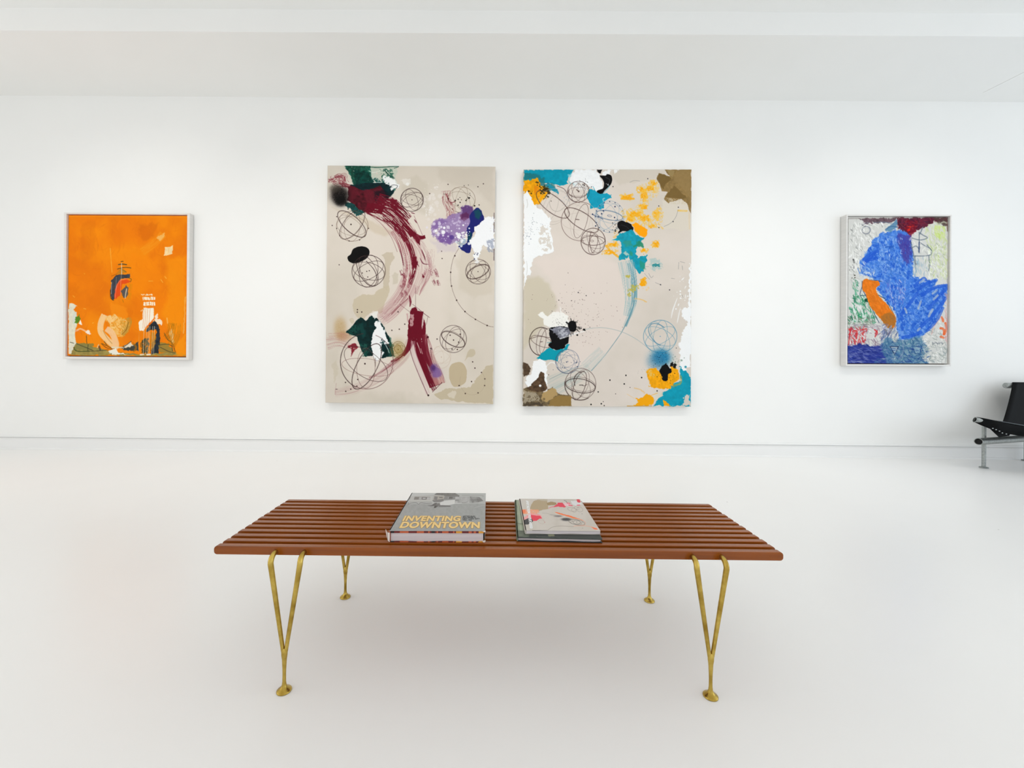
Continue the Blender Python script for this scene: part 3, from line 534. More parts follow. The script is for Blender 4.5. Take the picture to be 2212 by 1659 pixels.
    cv.fill([(1420, 1050), (1500, 1010), (1550, 1040), (1540, 1080), (1480, 1070), (1440, 1070)], (44, 142, 110), .9, 2, 4, 6); cv.fill([(1290, 1010), (1380, 990), (1400, 1060), (1330, 1060)], (56, 150, 128), .7, 3, 5, 6); cv.fill([(1500, 1230), (1560, 1250), (1560, 1340), (1500, 1330)], (50, 150, 120), .7, 3, 5, 6); cv.fill([(1380, 1120), (1420, 1140), (1420, 1180), (1380, 1170)], (60, 150, 110), .7, 2, 4, 5)
    cv.fill([(1290, 1140), (1350, 1120), (1380, 1170), (1340, 1180)], (206, 214, 200), .8, 1, 4, 5, dry=.25)
    cv.fill([(1620, 1220), (1700, 1200), (1760, 1270), (1770, 1330), (1690, 1360), (1630, 1330)], (168, 196, 194), .7, 2, 6, 4, dry=.4); cv.fill([(1640, 1280), (1740, 1270), (1740, 1310), (1650, 1310)], (40, 140, 146), .85, 1, 3, 4, dry=.2)
    # trailing brush marks
    cv.brush([(1330, 1240), (1370, 1450), (1390, 1700), (1360, 1900)], 190, (168, 194, 196), .85, .47, 1.4, 60, 100, 8)
    cv.brush([(1400, 1260), (1430, 1450), (1440, 1700), (1400, 1850), (1330, 2020)], 90, (104, 160, 174), .85, .48, 1.4, 60, 40, 9)
    cv.line([(1440, 1450), (1442, 1620), (1410, 1850), (1350, 1980), (1290, 2090), (1200, 2220), (1080, 2380), (930, 2550)], 9, (100, 142, 156), .85)
    cv.line([(1420, 1700), (1380, 1880), (1330, 2000), (1280, 2110)], 7, (120, 160, 168), .8)
    for (x, y, w, h_) in ((1355, 1430, 70, 36), (1540, 1490, 80, 90), (1400, 1590, 120, 46), (1440, 1550, 90, 40), (1370, 1640, 60, 30)):
        cv.fill([(x-w/2, y-h_/4), (x, y-h_/2), (x+w/2, y-h_/2), (x+w/2, y+h_/3), (x, y+h_/2)], YL if w == 80 else (190, 180, 80), .85, 1, 5, 4, dry=.3)
    cv.fill([(1490, 1520), (1560, 1450), (1575, 1540), (1530, 1545)], YL, 1, 1, 2, 5); cv.splat(1580, 1560, 50, 30, 18, 4, 12, (240, 200, 130), 53, .5); cv.line([(1450, 1690), (1520, 1700), (1580, 1730)], 14, (236, 186, 90), .7, wob=2)
    # pencil marks
    for p in ([(1970, 1260), (1965, 1340)], [(1985, 1250), (2040, 1265)], [(2010, 1300), (2015, 1350)], [(1560, 1390), (1620, 1460)], [(1610, 1390), (1640, 1440), (1665, 1420)], [(1690, 1500), (1760, 1530)], [(1880, 1450), (1920, 1455)], [(1380, 300), (1430, 280), (1500, 285)], [(1960, 630), (1930, 720), (1870, 790), (1790, 830)], [(1565, 1310), (1610, 1310)], [(2010, 1650), (2025, 1680)]):
        cv.line(p, 5, (110, 112, 116), .7)
    for x, y in ((1962, 600), (1728, 584), (1595, 257), (1900, 772), (1730, 842), (1180, 350), (770, 1615), (1860, 1588), (1752, 1525)): cv.dot(x, y, 7, (50, 46, 60))
    # white scrape left
    cv.fill([(115, 430), (150, 400), (190, 470), (270, 600), (350, 640), (440, 740), (430, 800), (460, 1000), (480, 1120), (400, 1150), (260, 1190), (220, 1240), (200, 1330), (200, 1410), (150, 1420), (125, 1500), (115, 1560)], WH, 1, 1, 4, 7, dry=.05, thick=.9)
    cv.fill([(300, 830), (420, 800), (440, 1080), (400, 1130), (290, 1080)], (216, 208, 198), .8, 1, 6, 5, dry=.46, ds=5); cv.splat(240, 820, 55, 80, 34, 3, 7, (130, 140, 150), 55, .6); cv.splat(160, 940, 30, 60, 20, 3, 7, (110, 120, 140), 56, .6); cv.line([(150, 500), (160, 560), (150, 600)], 7, (200, 196, 190), .8)
    cv.line([(150, 1240), (160, 1330), (150, 1400)], 6, (206, 204, 200), .8)
    # right-hand white edge
    cv.fill([(2100, 1280), (2116, 1280), (2120, 2000), (2110, 2500), (2010, 2530), (1985, 2420), (1975, 2250), (2020, 2100), (2080, 2000), (2010, 1900), (2020, 1820), (2090, 1790), (2090, 1500)], WH, .97, 1, 5, 7, dry=.06, thick=.8)
    for p in ([(2035, 1440), (2000, 1475)], [(2060, 1540), (2040, 1570)], [(1955, 1680), (1900, 1830), (1880, 1930)], [(2050, 1640), (2055, 1700)], [(1990, 1800), (1950, 1990)], [(1975, 1750), (1960, 1780)]): cv.line(p, 14, WH, .9, taper=True)
    cv.splat(2020, 1700, 40, 160, 26, 3, 10, WH, 57, .9)
    # lower half
    B()
    cv.line([(850, 622), (950, 602), (1100, 602), (1280, 645), (1420, 710), (1540, 790), (1660, 895)], 8, (170, 184, 184), .95)
    cv.brush([(860, 1080), (960, 980), (1070, 880)], 150, (196, 204, 200), .6, .5, 1.3, 50); cv.brush([(420, 1280), (560, 1210), (760, 1130), (900, 1060)], 190, (188, 196, 190), .65, .44, 1.3, 50, 100); cv.brush([(430, 1390), (600, 1300), (800, 1180)], 110, (176, 188, 184), .65, .5, 1.3, 50)
    cv.line([(430, 1210), (600, 1130), (700, 1090)], 7, (130, 150, 156), .7)
    cv.splat(760, 360, 200, 160, 90, 3, 6, (110, 84, 80), 60, .6); cv.splat(560, 480, 80, 70, 60, 3, 6, (70, 60, 58), 61, .7); cv.splat(930, 620, 120, 160, 40, 3, 5, (130, 90, 84), 62, .6)
    cv.fill([(295, 440), (335, 400), (400, 470), (480, 420), (560, 410), (550, 350), (580, 400), (640, 450), (650, 520), (640, 600), (440, 610), (370, 560), (350, 500)], (246, 245, 240), .97, 1.5, 4, 6, dry=.1, ds=5, thick=.8); cv.splat(560, 520, 60, 50, 50, 2, 5, (80, 76, 72), 63, .6)
    cv.line([(190, 730), (300, 700), (430, 715)], 8, INK, .9); cv.ring(330, 760, 142, 168, 0, 9, (60, 44, 38), .95, 60, 300); cv.ring(330, 760, 55, 160, 8, 6, INK, .7); cv.ring(340, 760, 140, 60, 20, 6, INK, .8); cv.ring(380, 760, 60, 160, 14, 6, INK, .7); cv.line([(320, 765), (345, 762)], 9, INK)
    cv.fill([(425, 650), (440, 600), (640, 590), (660, 700), (650, 780), (620, 800), (600, 850), (500, 862), (430, 830), (420, 790), (450, 760), (430, 700)], BLK, 1, 1, 2, 7, sm=True, thick=.4)
    cv.fill([(430, 620), (520, 580), (640, 590), (680, 640), (660, 690), (560, 730), (510, 690), (470, 650)], (126, 128, 140), 1, 1, 4, 5, tex=.35, thick=.8); cv.fill([(500, 600), (640, 600), (640, 690), (560, 700)], (206, 208, 216), .7, 2, 6, 4, dry=.46); cv.line([(560, 728), (640, 700), (760, 660)], 16, (236, 238, 240), .9, wob=2); cv.line([(760, 660), (840, 640)], 12, WH, .9)
    cv.fill([(650, 560), (670, 525), (700, 513), (735, 530), (752, 580), (740, 630), (700, 648), (665, 625)], BLK, 1, .8, 1, 6, sm=True)
    g = random.Random(9)
    for k in range(30):
        t = g.uniform(0, 6.28); r0 = g.uniform(55, 75); r1 = r0+g.uniform(8, 50); cv.line([(703+r0*math.cos(t), 582+r0*math.sin(t)), (703+r1*math.cos(t+.05), 582+r1*math.sin(t+.05))], g.uniform(4, 8), BLK, .95, sm=False)
    cv.dot(840, 620, 13, BLK); cv.dot(852, 628, 8, BLK); cv.dot(760, 685, 11, BLK); cv.splat(770, 630, 60, 30, 30, 2, 6, BLK, 66)
    cv.fill([(270, 965), (330, 900), (400, 850), (430, 830), (490, 862), (600, 855), (640, 790), (665, 800), (640, 860), (560, 900), (535, 950), (530, 1000), (440, 970), (380, 990), (330, 980)], (10, 158, 178), 1, 1, 2, 6, thick=.5)
    cv.line([(400, 775), (450, 770)], 8, (60, 150, 160), .8)
    cv.atom(648, 1000, 138, [(60, .5), (-25, .45), (110, .55), (20, .5)], (120, 130, 152), 6, .85, 1.03); cv.ring(640, 1000, 138, 142, 0, 7, (70, 84, 110), .8, 60, 250); cv.splat(640, 1000, 80, 80, 14, 4, 8, (70, 84, 110), 67)
    cv.atom(800, 1270, 185, [(10, .45), (110, .5), (60, .5)], (110, 92, 88), 7, .85, 1.02, 0, False); cv.ring(800, 1290, 180, 82, 10, 9, (62, 46, 44), .9); cv.ring(790, 1290, 66, 175, 18, 7, (74, 56, 54), .85); cv.ring(800, 1272, 188, 190, 0, 8, (62, 46, 44), .85, 60, 190); cv.line([(735, 1290), (725, 1200), (770, 1140), (845, 1115)], 9, (62, 46, 44), .95); cv.line([(790, 1282), (830, 1282)], 10, (40, 34, 34)); cv.line([(830, 1290), (860, 1288), (880, 1270)], 6, INK)
    for x, y, r in ((1343, 1168, 9), (1530, 1195, 9), (1152, 1224, 9), (1323, 1270, 9), (1013, 1364, 8), (928, 1513, 9), (1050, 1505, 9), (1085, 1527, 7), (1073, 1480, 5), (1392, 1312, 5), (1220, 1388, 5), (1715, 1355, 8), (1942, 845, 5), (420, 1158, 5), (538, 268, 6), (688, 275, 5), (770, 178, 5), (865, 215, 6)): cv.dot(x, y, r, BLK)
    cv.atom(1750, 705, 200, [(62, .42), (-28, .42), (25, .46), (100, .4)], (96, 152, 178), 7, .9, .97); cv.ring(1750, 690, 170, 100, 45, 8, (66, 130, 160), .9, 60, 260)
    cv.spray(1760, 960, 135, 120, (18, 120, 168), .97, .5); cv.spray(1700, 1010, 130, 120, (90, 140, 170), .45); cv.splat(1750, 980, 50, 60, 60, 2, 6, (20, 40, 60), 69, .7); cv.splat(1660, 1110, 60, 50, 60, 2, 5, (90, 100, 110), 70, .5)
    # bottom-right yellow and turquoise
    cv.fill([(1980, 1050), (2060, 1110), (2115, 1200), (2118, 1535), (1660, 1532), (1700, 1490), (1760, 1400), (1830, 1350), (1900, 1280), (2000, 1230), (1990, 1130)], (16, 158, 184), 1, 1, 5, 8, thick=.4, tex=.08)
    cv.fill([(1590, 1110), (1700, 1080), (1780, 1160), (1860, 1120), (1880, 1060), (1960, 1100), (1990, 1180), (1940, 1240), (1850, 1330), (1740, 1330), (1630, 1320), (1620, 1240)], YL, 1, 1, 5, 7, dry=.1, thick=.4, tex=.1)
    cv.fill([(1580, 1110), (1640, 1100), (1700, 1180), (1640, 1200)], (230, 200, 130), .7, 1.5, 5, 4, dry=.4); cv.fill([(1430, 1532), (1500, 1490), (1450, 1440), (1540, 1440), (1600, 1380), (1670, 1420), (1680, 1490), (1650, 1532)], YL, 1, 1, 4, 6, dry=.06, thick=.4)
    cv.fill([(1790, 1460), (1870, 1530), (1790, 1535)], YL, 1, 1, 3, 5); cv.fill([(2030, 1440), (2100, 1390), (2116, 1535), (2020, 1535)], (214, 206, 196), 1, 1, 5, 6); cv.fill([(1690, 1360), (1800, 1380), (1740, 1450), (1680, 1470)], (222, 216, 200), .9, 1, 6, 5, dry=.2)
    cv.line([(1440, 1320), (1520, 1340), (1560, 1380)], 16, (230, 180, 100), .6, wob=3); cv.line([(1355, 1390), (1440, 1440)], 6, (236, 190, 110), .7); cv.line([(1640, 1410), (1720, 1380)], 7, YL, .8); cv.line([(1360, 1533), (1500, 1533), (1650, 1533)], 10, (200, 140, 30), .9, sm=False)
    cv.line([(1990, 1180), (1990, 1260), (1900, 1300)], 26, (196, 170, 80), .7, wob=3); cv.splat(1930, 1000, 40, 40, 30, 4, 12, (100, 130, 110), 71, .6)
    cv.fill([(1740, 1100), (1790, 1040), (1830, 1035), (1860, 1080), (1880, 1120), (1850, 1160), (1840, 1230), (1790, 1238), (1765, 1180), (1745, 1140)], BLK, 1, .8, 3, 5, sm=True, thick=.6); cv.splat(1900, 1040, 22, 14, 14, 6, 20, BLK, 72); cv.splat(1840, 1130, 70, 70, 70, 2, 6, BLK, 73)
    cv.fill([(2005, 1060), (2060, 1050), (2075, 1110), (2020, 1120)], WH, 1, 1, 3, 5); cv.dot(2052, 1070, 14, (60, 160, 180))
    # bottom-left browns
    cv.fill([(118, 1010), (170, 1020), (215, 1090), (180, 1150), (118, 1180)], (84, 66, 50), .97, 1.5, 3, 7, tex=.3)
    cv.fill([(240, 1000), (300, 975), (380, 1000), (400, 1100), (410, 1270), (390, 1340), (300, 1290), (160, 1310), (150, 1190), (210, 1140)], WH, 1, 1, 4, 6, thick=1); cv.line([(400, 1050), (450, 1010), (490, 1020)], 14, WH, .8, wob=2); cv.line([(480, 1005), (520, 1060)], 12, (240, 240, 238), .7)
    cv.fill([(118, 1330), (200, 1290), (380, 1370), (470, 1300), (540, 1390), (680, 1410), (690, 1530), (118, 1530)], (120, 104, 78), 1, 1.5, 4, 8, tex=.35)
    cv.fill([(310, 1130), (340, 1120), (380, 1170), (370, 1230), (400, 1290), (390, 1340), (320, 1370), (230, 1350), (170, 1320), (240, 1240), (290, 1200)], (92, 72, 54), 1, 1, 3, 7, sm=True, tex=.35); cv.dot(320, 1287, 14, WH)
    cv.fill([(360, 1370), (450, 1320), (500, 1330), (540, 1390), (480, 1440), (400, 1480), (330, 1470), (330, 1410)], (186, 158, 108), .95, 1, 3, 7); cv.fill([(440, 1460), (540, 1400), (690, 1420), (688, 1528), (420, 1530)], (152, 124, 72), .95, 1, 2, 8)
    cv.fill([(118, 1340), (200, 1360), (310, 1390), (300, 1470), (180, 1480), (118, 1490)], (182, 172, 152), .75, 2, 6, 6, dry=.3); cv.fill([(118, 1490), (350, 1490), (350, 1530), (118, 1530)], (78, 68, 56), .9, 2, 5, 5, dry=.2); cv.splat(260, 1440, 60, 30, 20, 6, 18, (100, 86, 66), 76, .6)
    cv.line([(118, 145), (114, 800), (118, 1520)], 5, (120, 112, 96), .5)
    return cv
# ================================================================== the orange canvas
def paint_orange():
    cv = Canvas([(142.8, 460.6), (402, 466.5), (402, 773), (144.5, 769.7)], 360, 430, (244, 134, 4))
    cv.org(120, 440, 4.61)
    OR = (246, 136, 6)
    cv.mottle((226, 118, 4), 60, .5, .6, 5, 3); cv.mottle((250, 150, 14), 50, .56, .7, 9, 3)
    cv.hatch(cv.T([(110, 100), (1300, 120), (1300, 1500), (110, 1500)]), 420, 30, 8, 75, [(232, 122, 4), (248, 142, 8), (222, 112, 6), (250, 150, 20), (240, 130, 4)], 3, 35, .3)
    cv.fill([(820, 200), (1010, 190), (960, 330), (870, 380), (830, 330)], (214, 108, 4), .5, 6, 5, 9); cv.fill([(1080, 560), (1290, 520), (1290, 1300), (1150, 1300), (1050, 1100), (1120, 900)], (250, 156, 18), .6, 10, 6, 12); cv.fill([(230, 180), (380, 150), (370, 500), (240, 600)], (222, 116, 6), .35, 6, 5, 9)
    cv.fill([(740, 500), (1000, 560), (1050, 860), (760, 900)], (250, 142, 8), .5, 9, 5, 9); cv.fill([(540, 980), (700, 1040), (720, 1180), (560, 1180)], (250, 150, 24), .7, 5, 4, 8)
    cv.brush([(850, 480), (960, 400), (1060, 300)], 80, (246, 158, 40), .6, .4, 1, 20)
    cv.fill([(995, 330), (1050, 310), (1075, 285), (1060, 350), (1030, 372), (1000, 350)], (244, 190, 110), .85, 1.5, 3, 5, dry=.2)
    cv.fill([(1080, 440), (1155, 420), (1155, 508), (1090, 520), (1065, 515), (1080, 480)], (246, 218, 168), .97, 1, 2, 5, tex=.06, thick=.6); cv.line([(1120, 450), (1110, 500)], 8, (236, 180, 100), .6)
    for p in ([(1040, 760), (1060, 790)], [(1080, 730), (1095, 750)], [(920, 775), (960, 775)], [(530, 440), (540, 560), (550, 680)], [(360, 1195), (370, 1190)], [(270, 1045), (290, 1050)], [(160, 915), (175, 930)], [(270, 690), (275, 695)]): cv.line(p, 9, (250, 190, 90), .75)
    # little vessel in the middle
    G = (62, 70, 84)
    cv.line([(640, 575), (660, 572)], 9, (70, 60, 40), .95); cv.line([(615, 605), (650, 600), (695, 606)], 12, (74, 70, 50), .95); cv.line([(605, 650), (640, 640), (690, 634), (738, 640)], 9, (80, 72, 40), .95); cv.line([(640, 650), (690, 680)], 12, (110, 100, 50), .8, wob=2)
    cv.fill([(600, 700), (640, 640), (690, 690), (640, 710)], (160, 130, 60), .5, 3, 3, 5)
    cv.fill([(545, 770), (580, 720), (630, 705), (735, 700), (730, 740), (640, 750), (600, 810), (585, 940), (560, 965), (535, 920)], G, .95, 1, 2, 6, tex=.2)
    cv.fill([(600, 800), (640, 760), (700, 755), (745, 770), (720, 790), (650, 800), (640, 900), (600, 950), (580, 950), (585, 860)], (232, 84, 28), .97, 1.5, 2, 6); cv.line([(585, 940), (595, 840), (630, 770), (700, 750)], 9, (240, 130, 110), .8)
    cv.fill([(650, 870), (690, 810), (715, 830), (710, 920), (680, 950), (655, 920)], (78, 84, 96), .9, 1.5, 3, 5, dry=.15); cv.line([(700, 850), (690, 900), (685, 945)], 10, (236, 214, 180), .9); cv.line([(720, 740), (745, 755), (735, 780)], 9, (110, 90, 40), .8); cv.line([(535, 860), (540, 940), (570, 965)], 8, (70, 50, 30), .8)
    cv.line([(645, 590), (648, 700)], 7, (240, 236, 220), .9); cv.line([(645, 700), (640, 780), (638, 920)], 4, (230, 200, 170), .7); cv.line([(548, 780), (546, 900)], 5, (210, 214, 216), .8); cv.line([(594, 730), (592, 860)], 4, (200, 204, 206), .6); cv.line([(545, 720), (600, 700)], 5, (120, 70, 10), .7)
    cv.brush([(740, 800), (730, 900), (720, 960)], 36, (226, 140, 10), .8, .4, 1.5, 8); cv.line([(660, 960), (668, 985)], 5, (130, 90, 20), .7)
    # white block with bars
    W = (250, 242, 226)
    for k, (y, x0, x1, h_) in enumerate([(912, 840, 960, 14), (950, 862, 982, 30), (1003, 870, 978, 38)]):
        g = random.Random(k)
        x = x0
        while x < x1:
            w_ = g.uniform(6, 22); cv.fill([(x, y-h_/2), (x+w_, y-h_/2), (x+w_, y+h_/2), (x, y+h_/2)], W, .95 if k else .8, 1, 1.2, 3, dry=.2 if k else .35); x += w_+g.uniform(2, 6)
    cv.fill([(870, 1045), (975, 1045), (975, 1150), (920, 1210), (870, 1275), (835, 1270), (825, 1190), (860, 1150), (865, 1090)], W, .98, 1, 2, 5, thick=.6)
    for x in (878, 896, 915, 938): cv.line([(x, 1050), (x-6, 1140), (x-10, 1250)], 4, (222, 130, 60), .9)
    cv.line([(900, 1240), (940, 1200), (975, 1160)], 12, (236, 110, 30), .95); cv.line([(845, 1075), (870, 1060)], 10, W, .7)
    cv.fill([(975, 1160), (1010, 1100), (1020, 1150), (1060, 1180), (1055, 1220), (1010, 1210), (980, 1190)], (250, 232, 210), .95, 1, 4, 5, thick=.6)
    # dark blue arch
    N = (38, 52, 68)
    cv.fill([(900, 1290), (930, 1220), (980, 1180), (1020, 1220), (1035, 1320), (1035, 1440), (1025, 1510), (950, 1510), (960, 1400), (1000, 1330), (1000, 1270), (950, 1260)], N, .95, 1.2, 3, 6, tex=.4)
    cv.fill([(860, 1360), (900, 1340), (930, 1400), (920, 1510), (860, 1500), (840, 1430)], (60, 70, 60), .85, 1.5, 5, 5, dry=.25); cv.fill([(660, 1440), (760, 1430), (820, 1380), (830, 1470), (740, 1478), (680, 1470)], (52, 66, 72), .9, 1.5, 4, 5, dry=.12)
    cv.fill([(940, 1290), (990, 1290), (1000, 1400), (960, 1470), (940, 1440)], (196, 130, 30), .8, 2, 4, 5, dry=.25); cv.line([(770, 1400), (800, 1440), (780, 1480)], 20, (190, 120, 20), .8); cv.line([(845, 1400), (860, 1450)], 14, (200, 120, 20), .8)
    # bottom ground
    cv.fill([(190, 1390), (330, 1420), (520, 1470), (700, 1500), (900, 1510), (1180, 1490), (1290, 1510), (1290, 1530), (150, 1515), (170, 1450)], (158, 146, 84), .95, 1.5, 3, 8, tex=.15)
    cv.fill([(190, 1395), (380, 1400), (360, 1470), (200, 1460)], (140, 132, 76), .85, 1.5, 4, 6); cv.fill([(1030, 1400), (1120, 1400), (1190, 1500), (1030, 1490)], (150, 134, 70), .85, 1.5, 4, 6); cv.fill([(1190, 1420), (1290, 1300), (1290, 1520), (1200, 1525)], (248, 152, 16), .9, 2, 4, 6)
    for p in ([(200, 1400), (300, 1440), (370, 1470)], [(320, 1410), (315, 1470)], [(1040, 1440), (1120, 1480), (1190, 1500)], [(1020, 1420), (1110, 1410), (1160, 1430)], [(1080, 1300), (1110, 1360), (1160, 1400), (1190, 1490)], [(170, 1300), (175, 1400), (195, 1470), (330, 1478), (520, 1465)],
              [(480, 1380), (520, 1430), (590, 1460)], [(300, 1320), (305, 1400)], [(460, 1400), (500, 1420)], [(650, 1440), (700, 1420), (760, 1460)], [(1150, 1370), (1165, 1480)]):
        cv.line(p, 9, (70, 66, 46), .75, wob=1)
    cv.line([(160, 1260), (175, 1400), (200, 1472), (330, 1475)], 11, (80, 96, 46), .85, wob=1)
    cv.fill([(660, 1460), (740, 1380), (770, 1420), (720, 1440)], (232, 228, 214), .9, 1, 3, 4, thick=.5); cv.line([(660, 1450), (750, 1380)], 8, (50, 60, 66), .9)
    for x in (875, 900, 918, 932, 960, 978): cv.line([(x+4, 1230), (x, 1360), (x-2, 1510)], 4.5, (236, 226, 196), .85)
    cv.line([(830, 1270), (826, 1400), (826, 1500)], 5, (232, 160, 90), .7)
    for x in (860, 925): cv.line([(x-16, 1514), (x+16, 1512)], 14, (244, 242, 234), .9)
    # flesh and straw strokes
    sw = [(500, 1140), (580, 1110), (680, 1150), (730, 1200), (710, 1290), (640, 1330), (570, 1320), (540, 1250)]
    cv.fill(sw, (240, 172, 70), .85, 2, 6, 6, dry=.3, ds=4); cv.fill(sw, (250, 206, 130), .7, 2, 6, 6, dry=.5, ds=3); cv.fill([(640, 1170), (730, 1150), (720, 1280), (650, 1320)], (212, 156, 60), .7, 2, 6, 6, dry=.4, ds=4)
    cv.hatch(cv.T(sw), 60, 18, 5, 60, [(248, 200, 120), (226, 150, 50), (252, 216, 150)], 31, 30, .7)
    cv.brush([(720, 1140), (730, 1200), (690, 1270), (660, 1310)], 50, (196, 150, 60), .9, .4, 1.4, 12); cv.line([(720, 1190), (700, 1260), (655, 1310)], 9, (130, 90, 30), .8)
    cv.brush([(480, 1110), (445, 1200), (450, 1290), (520, 1370), (590, 1430)], 62, (248, 206, 150), .97, .16, 1, 20, 60, thick=.8); cv.brush([(500, 1250), (560, 1300), (600, 1400), (590, 1450)], 60, (246, 200, 150), .97, .2, 1, 20, thick=.8); cv.line([(470, 1270), (510, 1340), (560, 1400)], 8, (180, 120, 60), .7); cv.brush([(430, 1190), (440, 1230)], 40, (244, 200, 150), .8, .3)
    cv.brush([(520, 1120), (540, 1170), (600, 1120)], 50, (248, 210, 150), .8, .4, 1.2, 8)
    cv.line([(450, 1400), (500, 1440), (560, 1460)], 8, (90, 60, 40), .8); cv.fill([(520, 1480), (600, 1450), (620, 1490), (710, 1510), (560, 1510)], (242, 240, 230), .95, 1, 3, 5, thick=.6); cv.line([(560, 1440), (660, 1440)], 16, (226, 226, 206), .9, wob=1.5); cv.line([(430, 1430), (440, 1460)], 20, (60, 50, 60), .8); cv.line([(412, 1440), (425, 1410)], 10, (240, 220, 200), .8)
    cv.fill([(1130, 1290), (1160, 1260), (1170, 1330), (1180, 1400), (1150, 1400)], (216, 196, 150), .6, 2, 4, 5, dry=.3); cv.line([(1150, 1260), (1160, 1330), (1165, 1400)], 12, (250, 222, 190), .8, wob=2); cv.line([(1105, 1150), (1112, 1200)], 12, (250, 200, 130), .8)
    cv.brush([(1200, 1200), (1190, 1330), (1150, 1420)], 90, (196, 128, 20), .6, .5, 1.4, 14); cv.brush([(1150, 1200), (1130, 1300), (1090, 1350)], 60, (150, 104, 20), .6, .55, 1.4, 10)
    # white figure at the left edge
    cv.fill([(120, 995), (160, 985), (205, 1020), (165, 1060), (200, 1090), (190, 1180), (215, 1190), (190, 1250), (195, 1400), (170, 1440), (155, 1510), (125, 1505), (118, 1200)], (228, 226, 208), .97, 1, 3, 6, thick=.7, tex=.05); cv.brush([(180, 1080), (185, 1200)], 40, (214, 220, 210), .8, .3)
    cv.fill([(190, 1130), (220, 1105), (232, 1150), (205, 1200), (180, 1190)], (92, 140, 40), .95, 1, 3, 5); cv.fill([(220, 1200), (240, 1160), (255, 1215)], (250, 246, 236), .95, 1, 1, 4); cv.line([(200, 1270), (240, 1250), (300, 1280), (340, 1300)], 16, (248, 206, 176), .9, wob=1.5); cv.fill([(290, 1275), (320, 1260), (340, 1300), (310, 1310)], (250, 236, 222), .95, 1, 3, 4, thick=.6); cv.line([(190, 1270), (240, 1280)], 9, (232, 130, 80), .8)
    cv.line([(140, 1385), (175, 1395)], 8, (70, 66, 46), .8); cv.line([(1285, 940), (1280, 1120), (1270, 1300)], 14, (250, 220, 180), .45, wob=2); cv.line([(112, 120), (110, 700), (118, 1000)], 8, (206, 150, 60), .7); cv.line([(112, 108), (700, 118), (1298, 132)], 10, (250, 156, 30), .8)
    return cv

